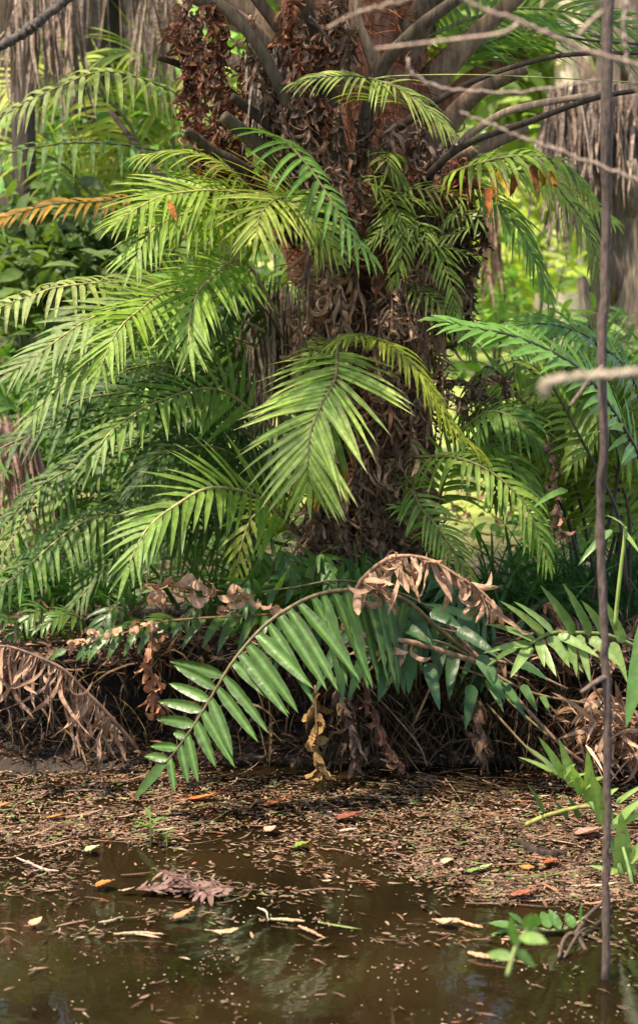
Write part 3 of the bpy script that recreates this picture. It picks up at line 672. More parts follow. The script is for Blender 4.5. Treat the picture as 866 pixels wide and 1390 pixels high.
# upper middle
fe = root('fern', pt(365, 185, 5.05), 'green fern frond slanting down right across the trunk', 'fern')
frond(fe, [(362, 184, 5.0), (385, 190, 4.85), (420, 228, 4.75), (450, 273, 4.7), (480, 321, 4.68), (502, 345, 4.68)], (.48, -.68, .5), 66, 11, 20, col=(.10, .2, .045), tip=(.2, .3, .1), droop=.7, a0=98, a1=22, t0=.05, sl=(.5, 1.15), mat='leaf', rib=.5, r0=2.2)
ff = root('fern', pt(510, 200, 5.1), 'light green fern with thin leaflets in front of the crown', 'fern')
frond(ff, [(503, 175, 5.0), (506, 135, 4.85), (500, 108, 4.75), (450, 104, 4.7), (405, 112, 4.7)], (0, -.55, .83), 58, 5.4, 18, col=(.23, .29, .09), droop=.9, t0=.3, rcol=(.05, .03, .02), r0=2)
frond(ff, [(500, 106, 4.78), (535, 118, 4.75), (570, 140, 4.75), (604, 172, 4.75)], (.2, -.45, .87), 64, 5.4, 20, col=(.23, .29, .09), droop=.8, t0=.05, a0=70, r0=2)
mb = MB(); tube(mb, spline(px([(503, 108, 4.8), (540, 103, 4.8), (660, 102, 4.75), (866, 112, 4.7), (900, 114, 4.7)]), 30), [.0022, .0014], (.22, .25, .08), 5)
fl = mb.build('tendril', M['stalk'], ff, org(ff))
for i in range(9):
    x = random.uniform(470, 600); y = random.uniform(215, 330)
    frond(ff, [(x, y, 5.12), (x + random.uniform(-30, 30), y - 18, 5.05), (x + random.uniform(-60, 60), y - 5, 5.0), (x + random.uniform(-80, 80), y + 25, 5.0)], UF, 36, 5, 14, col=random.choice([MID, (.11, .17, .035)]), droop=.8, seg=5, r0=1.5)
for (a, b, c, e) in (((560, 300), (585, 330), (610, 380), (618, 430)), ((540, 380), (580, 400), (620, 440), (640, 480)), ((520, 250), (540, 290), (545, 340), (535, 380))):
    frond(ff, [(*a, 5.1), (*b, 5.02), (*c, 4.98), (*e, 4.98)], (.2, -.7, .65), 40, 6, 16, col=random.choice([MID, (.11, .17, .035)]), droop=.8, seg=6, r0=1.6)
# yellow / spotty one under the right arc
fs = root('fern', pt(610, 245, 5.1), 'fern with yellow and brown blotched leaflets hanging right of crown', 'fern')
frond(fs, [(590, 245, 5.1), (640, 225, 5.0), (700, 212, 4.95), (760, 220, 4.95), (800, 262, 4.95)], (0, -.55, .85), 62, 10, 19, col=(.12, .2, .03), tip=(.3, .13, .03), tipfrom=.6, droop=1.4, a0=75, cvar=.35)
frond(fs, [(600, 260, 5.15), (640, 250, 5.1), (680, 280, 5.05), (715, 330, 5.0), (745, 400, 5.0)], (.2, -.5, .8), 62, 8, 20, col=(.10, .19, .035), droop=.9, a0=50)
frond(fs, [(590, 240, 5.2), (640, 218, 5.15), (720, 222, 5.15), (790, 300, 5.15), (815, 370, 5.15)], (0, -.5, .85), 72, 8, 24, col=(.16, .22, .045), droop=1.2)
for (x, y, c_) in ((668, 238, (.45, .28, .03)), (722, 232, (.18, .06, .02)), (735, 232, (.45, .25, .03)), (745, 240, (.40, .2, .03)), (700, 240, (.2, .08, .03)), (662, 262, (.4, .12, .04)), (678, 236, (.4, .3, .04))):
    mb = MB(); blades(mb, [pt(x, y - 8, 4.93)], [[random.uniform(-.2, .4), 0, -1]], [[0, -1, .2]], .09, .024, 8, 0, random.gauss(0, 1), .8, .4, .12, 'lance', c_); mb.build('leaflet', M['dead'], fs, org(fs))

# mid left clump
fc = root('fern', pt(400, 760, 5.45), 'great arching green fern clump filling the left beside the trunk', 'fern')
CL = [
    ([(330, 430, 5.3), (240, 392, 5.2), (160, 384, 5.1), (85, 389, 5.0), (41, 402, 5.0), (-20, 425, 4.95)], (0, -.5, .87), 72, 11, 25, GRY, dict(droop=1.5, a0=80, a1=55, t0=.2)),
    ([(340, 440, 5.3), (255, 395, 5.15), (150, 422, 4.95), (105, 443, 4.88), (55, 479, 4.82), (18, 505, 4.8)], (-.25, -.7, .65), 82, 10, 36, (.15, .21, .08), dict(droop=.8, t0=.15)),
    ([(360, 450, 5.25), (245, 396, 5.1), (186, 424, 4.9), (155, 457, 4.82), (137, 500, 4.78)], (-.15, -.85, .5), 88, 9, 32, (.16, .26, .04), dict(droop=.6, t0=.25)),
    ([(350, 470, 5.3), (250, 440, 5.15), (160, 465, 4.95), (80, 526, 4.82), (45, 567, 4.78)], (-.3, -.7, .62), 84, 10, 32, (.14, .22, .06), dict(droop=.8, t0=.15)),
    ([(380, 430, 5.2), (330, 355, 5.0), (280, 384, 4.8), (262, 417, 4.72), (257, 451, 4.68), (259, 470, 4.66)], (-.05, -.85, .52), 100, 9.5, 30, (.16, .26, .05), dict(droop=.6, t0=.3, tip=(.3, .33, .12))),
    ([(390, 600, 5.3), (300, 530, 5.15), (215, 545, 4.95), (158, 580, 4.82), (133, 610, 4.76), (126, 626, 4.75)], (-.2, -.75, .62), 86, 11, 30, (.13, .21, .06), dict(droop=.9, t0=.2, tip=(.2, .3, .12))),
    ([(360, 600, 5.6), (220, 590, 5.5), (122, 625, 5.4), (55, 680, 5.35), (22, 726, 5.3), (-15, 780, 5.3)], (0, -.5, .85), 78, 10, 30, (.14, .2, .06), dict(droop=1.4, a0=80, a1=50, t0=.15)),
    ([(380, 720, 5.5), (270, 695, 5.4), (190, 698, 5.35), (125, 704, 5.3), (80, 732, 5.25), (30, 775, 5.2), (-20, 810, 5.2)], (0, -.5, .85), 78, 11, 30, (.10, .17, .045), dict(droop=1.5, a0=80, a1=60, t0=.2)),
    ([(420, 740, 5.3), (360, 680, 5.0), (290, 662, 4.8), (236, 688, 4.7), (202, 716, 4.64), (184, 746, 4.6), (175, 770, 4.58)], (-.15, -.75, .62), 92, 12, 32, (.13, .22, .05), dict(droop=.75, t0=.22, tip=(.2, .3, .12), r0=3)),
    ([(430, 760, 5.4), (380, 690, 5.2), (345, 700, 5.05), (328, 740, 5.0), (322, 775, 5.0)], (0, -.8, .55), 60, 9, 18, (.18, .22, .035), dict(droop=1.1, t0=.3)),
]
for i, (P, U, L, W_l, n, c, kw) in enumerate(CL):
    kw = dict(kw); kw.setdefault('rcol', (.30, .26, .10)); kw.setdefault('r0', 2.4)
    if i not in (0, 6, 7):
        kw['droop'] *= .4; U = nrm(np.array(U) + np.array([-.12, -.35, -.05])); L *= 1.05; n = int(n * .82)
    frond(fc, P, U, L, W_l, n, col=c, **kw)
fillers = [((400, 640), (300, 560), (210, 520)), ((400, 680), (300, 610), (220, 620)), ((390, 600), (280, 500), (180, 500)), ((395, 560), (320, 480), (230, 450)), ((400, 700), (330, 640), (250, 660)),
           ((380, 500), (300, 420), (220, 420)), ((380, 620), (250, 540), (120, 540)), ((380, 660), (240, 600), (90, 640)), ((390, 700), (250, 650), (150, 690)), ((370, 540), (220, 460), (100, 480)), ((380, 720), (300, 680), (200, 700)), ((380, 460), (330, 390), (300, 400)), ((370, 640), (180, 560), (20, 600)), ((390, 740), (280, 720), (160, 760))]
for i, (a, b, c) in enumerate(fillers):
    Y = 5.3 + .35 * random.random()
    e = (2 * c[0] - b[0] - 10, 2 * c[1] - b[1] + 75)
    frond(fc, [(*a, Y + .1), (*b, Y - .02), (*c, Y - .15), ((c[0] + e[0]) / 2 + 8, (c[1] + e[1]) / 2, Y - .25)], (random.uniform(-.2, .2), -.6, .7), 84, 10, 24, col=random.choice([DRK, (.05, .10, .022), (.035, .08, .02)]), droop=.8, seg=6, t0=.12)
# low grasses at the far left bank top are built with the understory below

# central fern
fg = root('fern', pt(480, 470, 5.1), 'pale sunlit fern frond hanging in the centre of the trunk', 'fern')
frond(fg, [(458, 470, 5.0), (457, 492, 4.88), (454, 516, 4.8), (434, 554, 4.72), (421, 589, 4.67), (418, 628, 4.65), (419, 655, 4.66)], (0, -.9, .42), 113, 12, 28, a0=66, a1=30, t0=.1, col=(.25, .345, .10), droop=.3, tip=(.34, .35, .15), fold=.25, ripple=.08, rib=.5, r0=2.6, rcol=(.25, .2, .08), lp=lambda t: np.interp(t, [0, .12, .3, .7, .9, 1], [.45, .8, 1, .95, .75, .55]))
frond(fg, [(470, 520, 5.0), (450, 560, 4.9), (440, 610, 4.85), (442, 660, 4.84)], (0, -.95, .3), 80, 8, 20, a0=45, t0=.2, col=(.13, .2, .035), tip=(.5, .16, .02), tipfrom=.72, droop=.9, label='frond with orange tipped leaflets behind the pale one')
frond(fg, [(520, 470, 5.05), (500, 456, 4.9), (475, 458, 4.82), (450, 468, 4.8)], (0, -.35, .93), 42, 7, 16, a0=60, t0=.1, col=(.24, .27, .04), droop=.9, r0=2)
frond(fg, [(492, 458, 4.9), (532, 470, 4.8), (571, 511, 4.75), (612, 575, 4.75), (658, 622, 4.78)], (.35, -.5, .8), 48, 7, 30, a0=45, a1=15, t0=.05, col=(.24, .28, .035), droop=.9, r0=2.2, fold=.5, label='narrow yellowing frond slanting to the right')
frond(fg, [(480, 490, 5.05), (455, 475, 5.0), (430, 480, 4.95), (410, 500, 4.93)], (0, -.7, .7), 44, 7, 16, t0=.05, col=MID, droop=.9)
# small ferns at right foot of trunk
fh = root('fern', pt(600, 800, 5.2), 'fresh light green fern at the right foot of the trunk', 'fern')
frond(fh, [(545, 690, 5.05), (556, 665, 4.95), (572, 690, 4.9), (600, 725, 4.87), (640, 790, 4.87)], (-.3, -.75, .55), 48, 6, 24, t0=.08, col=(.12, .2, .045), droop=.8, a0=75)
frond(fh, [(560, 620, 5.1), (621, 622, 4.95), (672, 645, 4.88), (715, 690, 4.85), (742, 760, 4.85)], (.1, -.6, .75), 66, 9, 22, t0=.15, col=(.16, .26, .05), droop=1.2, a0=75)
frond(fh, [(590, 780, 5.2), (600, 660, 5.15), (640, 600, 5.1), (690, 620, 5.05), (730, 670, 5.0)], (.1, -.6, .75), 70, 9, 24, t0=.3, col=(.12, .22, .04), droop=1.0)
frond(fh, [(600, 790, 5.1), (590, 740, 5.0), (575, 700, 4.95), (540, 690, 4.93)], (0, -.7, .7), 44, 6, 16, t0=.2, col=(.12, .22, .04), droop=1.0)
frond(fh, [(610, 600, 5.1), (660, 560, 5.0), (700, 570, 4.95), (740, 610, 4.95)], (0, -.6, .75), 70, 9, 20, t0=.1, col=(.08, .16, .035), droop=1.0)

# right clump
fi = root('fern', pt(870, 930, 5.25), 'dense green fern clump filling the right side behind the vine', 'fern')
frond(fi, [(900, 700, 5.1), (866, 618, 5.0), (823, 546, 4.92), (789, 505, 4.88), (754, 481, 4.85), (696, 456, 4.82), (640, 445, 4.8), (600, 436, 4.8)], (-.1, -.55, .83), 72, 13, 24, t0=.25, col=(.11, .24, .06), droop=.5, a0=55, a1=18, rcol=(.035, .03, .02), r0=4, mat='gloss', label='glossy frond reaching left over the clump')
frond(fi, [(880, 640, 5.3), (860, 520, 5.2), (800, 460, 5.1), (740, 440, 5.05), (680, 445, 5.0)], (0, -.55, .83), 72, 11, 24, t0=.3, col=(.085, .19, .045), droop=.8, rcol=(.05, .04, .02), mat='gloss')
for i in range(21):
    bx = random.uniform(780, 900); by = random.uniform(780, 900); Y = random.uniform(5.2, 5.9)
    hx = random.uniform(660, 850); hy = random.uniform(450, 640)
    ex = hx - random.uniform(30, 90) * (1 if random.random() < .75 else -1); ey = hy + random.uniform(10, 110)
    if ex < 655 and ey > 560: ex += 50
    frond(fi, [(bx, by, Y + .1), ((bx + hx) / 2 + 25, (by + hy) / 2 - 40, Y + .05), (hx, hy, Y - .05), ((hx + ex) / 2 - 3, (hy + ey) / 2 - 8, Y - .12), (ex, ey, Y - .18)], (random.uniform(-.3, .3), -.6, .72), random.uniform(66, 92), random.uniform(8.5, 12), 26,
          col=random.choice([MID, (.14, .2, .035), (.19, .26, .045), (.11, .17, .03)]), droop=random.uniform(.6, 1.3), t0=.38, rcol=(.05, .04, .02), seg=6)
frond(fi, [(850, 800, 5.0), (838, 700, 4.95), (790, 600, 4.9), (745, 520, 4.9), (720, 500, 4.9)], (0, -.6, .75), 60, 9, 14, t0=.6, col=MID, droop=.8, rcol=(.035, .025, .02), r0=3)
for (x, y, dx, dy, s) in ((700, 555, 50, 30, 60), (770, 665, -40, 10, 60), (690, 705, 60, -2, 60), (830, 720, -40, 30, 70), (780, 600, 30, -20, 50)):
    mb = MB(); p = pt(x, y, 4.9); q = pt(x + dx, y + dy, 4.85)
    blades(mb, [p], [q - p], [[0, -.5, .9]], s / 480, .024, 9, .5, 0, .3, .3, .06, 'lance', (.10, .2, .05)); mb.build('leaf', M['gloss'], fi, org(fi))

# glossy leather fern along the bank
fj = root('leather_fern', pt(690, 930, 5.0), 'dark glossy fern whose big frond droops from the bank to the pond', 'fern')
lpj = lambda t: np.interp(t, [0, .3, .45, .55, .8, .95, 1], [.6, .8, 1, 1, .75, .4, .33])
frond(fj, [(690, 930, 5.0), (640, 890, 4.95), (590, 850, 4.88), (545, 812, 4.8), (482, 801, 4.7), (435, 806, 4.64), (396, 823, 4.6), (356, 852, 4.57), (317, 897, 4.55), (290, 941, 4.54), (266, 980, 4.53), (239, 1019, 4.52), (224, 1036, 4.52)],
      (-.3, -.88, .38), 136, 20.5, 27, a0=99, a1=46, ap=1.9, t0=.32, ov={1: (.79, 104, 82, 50, 8)}, col=(.052, .112, .027), droop=.16, mat='gloss', fold=.3, ripple=.085, lp=lpj, seg=14, r0=4, rcol=(.16, .12, .05), jit=.05, label='big glossy frond drooping to the water', cvar=.08, prof='leather', rib=.9)
dark_leaves = [(500, 805, -10, 95), (520, 812, 25, 80), (548, 815, 40, 70), (470, 860, -40, 80), (600, 870, -10, 70), (560, 880, -5, 62), (525, 885, -10, 66), (620, 855, 50, 40), (640, 840, -70, -20), (650, 890, 30, 60), (680, 930, 30, 50),
               (500, 880, -25, 70), (455, 870, 10, 80), (585, 830, 40, 30), (480, 780, -20, -30), (440, 780, -5, -32), (420, 785, 8, -30), (460, 790, 10, -35), (615, 890, -5, 60), (580, 900, 14, 62), (400, 795, -6, -34), (545, 850, 40, 32), (640, 930, -8, 60), (700, 900, 40, 30), (375, 800, 20, -30), (350, 806, -10, -28)]
for i, (x, y, dx, dy) in enumerate(dark_leaves):
    mb = MB(); Y = 4.78 + .12 * random.random(); p = pt(x, y, Y); q = pt(x + dx, y + dy, Y - .06)
    blades(mb, [p], [q - p + np.array([0, 0, .03])], [[random.gauss(0, .3), -.8, .5]], math.hypot(dx, dy) / 490 * 1.05, .038 if dy > 0 else .026, 10, .35, 0, random.gauss(0, .3), .28, .04, 'lance', random.choice([(.05, .12, .04), (.065, .15, .05), (.04, .10, .035)]), None, .8, 0)
    mb.build('leaflet', M['gloss'], fj, org(fj))
for P in ([(470, 856, 4.83), (530, 872, 4.85), (600, 872, 4.87), (690, 925, 4.95)], [(450, 868, 4.86), (500, 884, 4.86), (590, 896, 4.88), (690, 930, 4.95)], [(595, 852, 4.85), (640, 866, 4.86), (700, 905, 4.9)], [(340, 806, 4.9), (400, 797, 4.86), (470, 788, 4.86), (560, 812, 4.88), (640, 870, 4.92)]):
    mb = MB(); tube(mb, spline(px(P), 20), [.0022, .004], (.16, .12, .05), 6); mb.build('rachis', M['stalk'], fj, org(fj))
for P, c, s in [([(700, 950, 5.1), (640, 900, 5.05), (590, 850, 5.0), (540, 835, 4.95), (480, 850, 4.93)], (.05, .115, .04), 74),
                ([(690, 940, 5.15), (620, 860, 5.1), (540, 800, 5.05), (460, 780, 5.0), (370, 795, 4.97), (320, 830, 4.95)], (.045, .11, .035), 60),
                ([(700, 930, 5.1), (650, 880, 5.0), (600, 840, 4.97), (560, 870, 4.93), (530, 920, 4.9)], (.05, .12, .04), 70),
                ([(600, 830, 5.2), (520, 790, 5.1), (440, 830, 5.05), (400, 870, 5.0), (360, 900, 5.0)], (.04, .10, .03), 70),
                ([(690, 900, 5.1), (640, 860, 5.0), (600, 845, 5.0), (570, 860, 5.0)], (.045, .11, .035), 60)]:
    frond(fj, P, (-.1, -.7, .7), s, 17, 15, a0=70, a1=40, t0=.2, col=c, droop=.7, mat='gloss', seg=8, ripple=.05, r0=3, rcol=(.14, .10, .04))
for i in range(15):
    x = 330 + i * 21 + random.gauss(0, 8); y = 812 + random.gauss(0, 8)
    ex = x + random.uniform(-70, 50); Y = 4.95 + random.uniform(0, .2)
    frond(fj, [(x + 25, y + 70, Y + .1), (x + 8, y + 10, Y), ((x + ex) / 2, y - random.uniform(22, 50), Y - .05), (ex, y - random.uniform(-5, 25), Y - .12)], (random.uniform(-.3, .3), -.6, .72), random.uniform(34, 52), 13, 13, a0=70, t0=.3, col=random.choice([(.06, .14, .035), (.08, .17, .05), (.045, .11, .03)]), droop=.7, mat='gloss', seg=7, ripple=.05, r0=2, rcol=(.16, .12, .05))
for i in range(7):
    x = 20 + i * 45 + random.gauss(0, 8); Y = 5.05 + random.uniform(0, .15)
    frond(fj, [(x + 30, 900, Y + .15), (x + 15, 850, Y), (x - 10, 835 + random.gauss(0, 8), Y - .08), (x - 45, 862 + random.gauss(0, 12), Y - .14)], (0, -.6, .75), random.uniform(34, 50), 11, 13, a0=70, t0=.3, col=random.choice([(.04, .09, .025), (.06, .12, .03)]), droop=.9, mat='gloss', seg=6, r0=2, rcol=(.14, .09, .04))
# half bare rachis with curled bits on the left
frond(fj, [(480, 830, 4.95), (370, 834, 4.86), (249, 841, 4.8), (207, 848, 4.78), (144, 867, 4.75), (90, 883, 4.74)], (0, -.75, .6), 58, 16, 17, a0=60, t0=.1, sides=(1, 0), col=(.05, .10, .025), droop=.8, mat='gloss', r0=2.4, rcol=(.25, .15, .07), seg=8, miss=.2, merge=True, label='thin nearly bare rachis with few dark leaflets')
cb = root('curled_frond', pt(370, 830, 4.82), 'row of tan curled dead leaflets on the thin bare rachis', 'dead frond')
for (x, y, ln, up) in ((98, 872, 12, 1), (117, 866, 12, 1), (130, 858, 12, 1), (158, 853, 13, 1), (183, 848, 13, 1), (207, 846, 14, 1), (212, 815, 34, -1), (232, 800, 40, -1), (258, 795, 40, -1), (262, 815, 28, -1), (298, 825, 12, 1), (312, 826, 14, 1), (322, 810, 30, -1), (332, 822, 26, -1), (368, 836, 20, -1), (282, 800, 20, 1)):
    mb = MB(); m = 3; B = np.tile(pt(x, y + (8 if up > 0 else -14), 4.74), (m, 1)) + rg.normal(0, .004, (m, 3))
    blades(mb, B, np.c_[rg.normal(0, .5, m), rg.normal(0, .5, m), np.full(m, up * 1.)], nrm(rg.standard_normal((m, 3))), ln * 1.25 / 500, .022, 9, 0, rg.choice([-1, 1], m) * 2.8, rg.normal(0, 1.8, m), .5, .1, 'strap', (.42, .25, .16), None, .8, .15)
    mb.build('curled_leaflet', M['dead'], cb, org(cb))
mb = MB(); tube(mb, spline(px([(210, 795, 4.76), (240, 796, 4.75), (280, 800, 4.76), (303, 803, 4.78)]), 10), [.004, .003], (.28, .15, .08), 5); mb.build('rachis', M['stalk'], cb, org(cb))

# dead fronds as things of their own
def dead_thing(P, label, kw, U=None):
    rt = root('dead_frond', pt(*P[0]), label, 'dead frond', 'withered fronds over the bank')
    f = dead_frond(rt, P, name='leaflets', **kw); return rt
dead_thing([(655, 902, 4.85), (575, 876, 4.78), (530, 866, 4.74), (500, 852, 4.72), (484, 826, 4.7), (486, 796, 4.68), (500, 778, 4.66), (520, 762, 4.65), (548, 754, 4.64), (584, 760, 4.63), (620, 781, 4.62), (652, 802, 4.62), (674, 825, 4.62)],
           'tan curled dead frond looping above the dark green leaves', dict(L=74, W=10, n=34, col=(.44, .27, .175), r0=4, curl=3.0, wob=.14, t0=.1, seg=10, spread=.45, rcol=(.3, .17, .1), down=.7, cvar=.2, tw=2.))
dead_thing([(187, 1016, 4.78), (144, 966, 4.74), (114, 936, 4.72), (87, 909, 4.7), (55, 893, 4.7), (18, 879, 4.7), (-15, 876, 4.7)],
           'pinkish brown drooping dead frond at the left bank', dict(L=104, W=7.5, n=26, col=(.33, .2, .135), r0=3, curl=1.4, wob=.14, t0=.1, seg=12, spread=.16, down=1.6, tw=5))
dead_thing([(207, 846, 4.76), (205, 890, 4.74), (208, 930, 4.74), (214, 968, 4.75)],
           'rust tan dead frond hanging straight down left of the green frond', dict(L=34, W=13, n=10, col=(.34, .16, .09), r0=2, curl=2.5, wob=.14, seg=8, spread=.5, tw=1.5))
dead_thing([(428, 930, 4.8), (430, 990, 4.77), (433, 1040, 4.77), (436, 1092, 4.78)],
           'golden brown dead frond hanging to the water at centre', dict(L=34, W=14, n=12, col=(.25, .15, .06), r0=2, curl=2., wob=.12, seg=8, spread=.5, tw=1.5))
dead_thing([(455, 920, 4.9), (465, 960, 4.86), (480, 1000, 4.85), (485, 1030, 4.86)],
           'greyish dead frond hanging right of the golden brown one', dict(L=44, W=10, n=14, col=(.15, .095, .07), curl=2., wob=.15, seg=8, spread=.4))
dead_thing([(488, 900, 4.9), (505, 960, 4.86), (525, 1010, 4.85), (548, 1042, 4.84)],
           'reddish brown braided dead frond slanting over the dark bank', dict(L=30, W=8, n=18, col=(.16, .075, .05), curl=2., wob=.15, seg=6, spread=.5))
dead_thing([(640, 930, 4.95), (645, 970, 4.9), (650, 1000, 4.88), (655, 1030, 4.88)],
           'matted brown dead frond below the dark leaves at right', dict(L=40, W=9, n=16, col=(.14, .085, .055), curl=2.5, wob=.18, seg=7, spread=.7))
dead_thing([(130, 975, 4.95), (145, 985, 4.93), (160, 1000, 4.92)],
           'small dark dead frond in the shade of the left bank', dict(L=34, W=7, n=12, col=(.11, .07, .05), curl=2.5, wob=.2, seg=7, spread=.8))
dead_thing([(764, 905, 4.95), (772, 870, 4.95), (757, 842, 4.97), (748, 815, 4.98)],
           'rusty dead leaf spray behind the right hand fern', dict(L=26, W=9, n=8, col=(.28, .13, .08), curl=2.5, wob=.15, seg=7, spread=.5))

# hanging straw, roots and dead leaves over the bank (uncountable)
mb = MB(); n = 1500
u = rg.random(n); xx = np.where(rg.random(n) < .72, rg.uniform(440, 880, n), rg.uniform(-20, 440, n)); yy = rg.uniform(880, 1010, n)
Y = rg.uniform(4.95, 5.14, n)
B = np.array([pt(a_, b_, c_) for a_, b_, c_ in zip(xx, yy, Y)])
blades(mb, B, nrm(np.c_[rg.normal(.1, .8, n), rg.normal(-.3, .3, n), rg.normal(-.5, .5, n)]), nrm(rg.standard_normal((n, 3))), rg.uniform(.04, .2, n), rg.uniform(.002, .007, n), 7, 1.4, rg.normal(0, .8, n), rg.normal(0, 1.5, n), .3, .1, 'strap',
       np.array([(.06, .038, .024), (.13, .08, .045), (.035, .022, .016), (.055, .028, .02), (.09, .07, .03)])[rg.integers(0, 5, n)], None, .8, .3, wobble=.07)
tag(mb.build('hanging_debris', M['dead']), kind='stuff')
mb = MB(); n = 2000
xx = rg.uniform(-20, 880, n); yy_ = rg.uniform(4.98, 5.5, n); B = np.c_[[pt(a_, 900, 5.1)[0] for a_ in xx], yy_, rg.uniform(.28, .36, n)]
blades(mb, B, nrm(np.c_[rg.normal(0, 1, n), rg.normal(0, .7, n), rg.normal(.1, .25, n)]), nrm(rg.standard_normal((n, 3)) * .4 + [0, 0, 1]), rg.uniform(.04, .14, n), rg.uniform(.006, .02, n), 6, .5, rg.normal(0, 2, n), rg.normal(0, 1, n), .4, .1, 'lance',
       np.array([(.20, .12, .07), (.28, .17, .10), (.10, .06, .04), (.13, .07, .045)])[rg.integers(0, 4, n)], None, .8, .3, wobble=.05)
tag(mb.build('leaf_litter', M['dead']), kind='stuff')
# dead leaf heap at the right bank
hr = pt(850, 1000, 4.75); mb = MB(); n = 260
B = np.array([pt(rg.normal(848, 34), rg.normal(985, 20), rg.uniform(4.7, 4.95)) for _ in range(n)])
blades(mb, B, nrm(np.c_[rg.normal(0, 1, n), rg.normal(-.4, .6, n), rg.normal(-.1, .6, n)]), nrm(rg.standard_normal((n, 3))), rg.uniform(.05, .17, n), rg.uniform(.006, .022, n), 7, .6, rg.normal(0, 1.5, n), rg.normal(0, 1.5, n), .4, .1, 'lance',
       np.array([(.28, .17, .11), (.36, .22, .15), (.15, .08, .05), (.22, .12, .07)])[rg.integers(0, 4, n)], None, .8, .3, wobble=.04)
o = mb.build('leaf_heap', M['dead'], None, hr); o.location = Vector(hr); tag(o, 'heap of dry brown strap leaves on the right bank', 'leaf heap')
mb = MB(); n = 2600; xx = rg.uniform(-1.2, 1.2, n); yy_ = np.array([yb(q) for q in xx]) + rg.uniform(-.03, .2, n)
B = np.c_[xx, yy_, .015 + .38 * np.maximum(0, yy_ - np.array([yb(q) for q in xx])) + rg.uniform(0, .02, n)]
blades(mb, B, nrm(np.c_[rg.normal(0, 1, n), rg.normal(-.2, .6, n), rg.normal(0, .3, n)]), nrm(rg.standard_normal((n, 3)) * .5 + [0, -.4, .8]), rg.uniform(.01, .06, n), rg.uniform(.003, .010, n), 4, .5, rg.normal(0, 2, n), rg.normal(0, 1, n), .3, .1, 'strap', pal[rg.choice([1, 2, 3, 3, 6, 6, 0], n)] * .8, None, .8, .3)
tag(mb.build('bank_litter', M['dead']), kind='stuff')
# thin diagonal stems at the right bank
st = root('dry_stems', pt(640, 860, 5.0), 'bundle of thin brown stems leaning down to the right bank', 'stems')
for P, r, c in [([(600, 840, 4.95), (680, 925, 4.85), (760, 1010, 4.8), (800, 1040, 4.8)], 3, (.22, .12, .08)), ([(640, 900, 5.0), (700, 960, 4.9), (745, 1000, 4.85)], 2, (.14, .14, .05)), ([(470, 900, 5.0), (560, 1000, 4.9), (580, 1040, 4.9)], 1.6, (.2, .12, .07)),
                ([(560, 905, 4.95), (600, 890, 4.9), (690, 900, 4.9), (770, 935, 4.9)], 2, (.28, .17, .12)), ([(660, 955, 4.95), (720, 1020, 4.88), (760, 1050, 4.88)], 2, (.18, .13, .06)), ([(585, 930, 4.95), (572, 960, 4.92), (560, 985, 4.92)], 2, (.3, .18, .1))]:
    mb = MB(); tube(mb, spline(px(P), 16), [r / 500, r / 600], c, 5); mb.build('stem', M['twig'], st, org(st))

# right: pale leaved fern on the bank
fk = root('fern', pt(905, 900, 4.9), 'light green broad leaflet fern spreading left over the right bank', 'fern')
def leaves(par, lst, col, Y0, W, mat='gloss', dy=-.05, N_=(0, -.7, .7), droop=.3, name='leaflet', prof='lance', fold=.25, cvar=.1):
    for l in lst:
        x, y, ex, ey = l[:4]; Wd = l[4] if len(l) > 4 else W; p = pt(x, y, Y0); q = pt(ex, ey, Y0 + dy + random.uniform(-.03, .03)); Ln = np.linalg.norm(q - p)
        mb = MB(); D = nrm(q - p) + np.array([0, 0, droop * .42])
        nn = np.array(N_, float) + rg.normal(0, .12, 3)
        blades(mb, [p], [D], [nn], Ln * 1.04, Wd / 500 * Y0 / 5, 10, droop, 0, random.gauss(0, .15), fold, .03, prof, np.array(col) * random.uniform(.88, 1.12), None, .8, 0)
        mb.build(name, M[mat], par, org(par))
def stem(par, P, r, col, name='rachis'):
    mb = MB(); tube(mb, spline(px(P), 20), [r / 500, r * .7 / 500], col, 6); mb.build(name, M['stalk'], par, org(par))
stem(fk, [(905, 900, 4.85), (830, 864, 4.75), (773, 859, 4.7), (745, 860, 4.68), (719, 874, 4.66)], 3, (.14, .2, .05))
leaves(fk, [(719, 874, 657, 886, 12), (726, 869, 662, 847, 13), (738, 862, 680, 816, 13), (750, 859, 699, 817, 14), (778, 860, 735, 796, 17), (800, 862, 765, 793, 17), (822, 865, 790, 816, 17), (845, 872, 818, 812, 16),
            (720, 876, 693, 919, 17), (728, 870, 754, 917, 15), (742, 866, 790, 912, 16), (757, 862, 812, 892, 15), (772, 862, 782, 918, 13), (748, 864, 772, 905, 15), (800, 866, 842, 905, 17), (785, 862, 800, 925, 14), (830, 872, 850, 925, 15), (730, 872, 738, 905, 13)], (.20, .30, .09), 4.68, 14)
leaves(fk, [(662, 920, 682, 965, 14), (680, 925, 706, 967, 16), (708, 930, 728, 965, 14), (735, 945, 745, 968, 10), (700, 880, 660, 905, 10)], (.09, .17, .05), 4.8, 14)
stem(fk, [(652, 902, 4.82), (690, 926, 4.8), (735, 944, 4.82), (830, 960, 4.9)], 2.2, (.2, .14, .06))
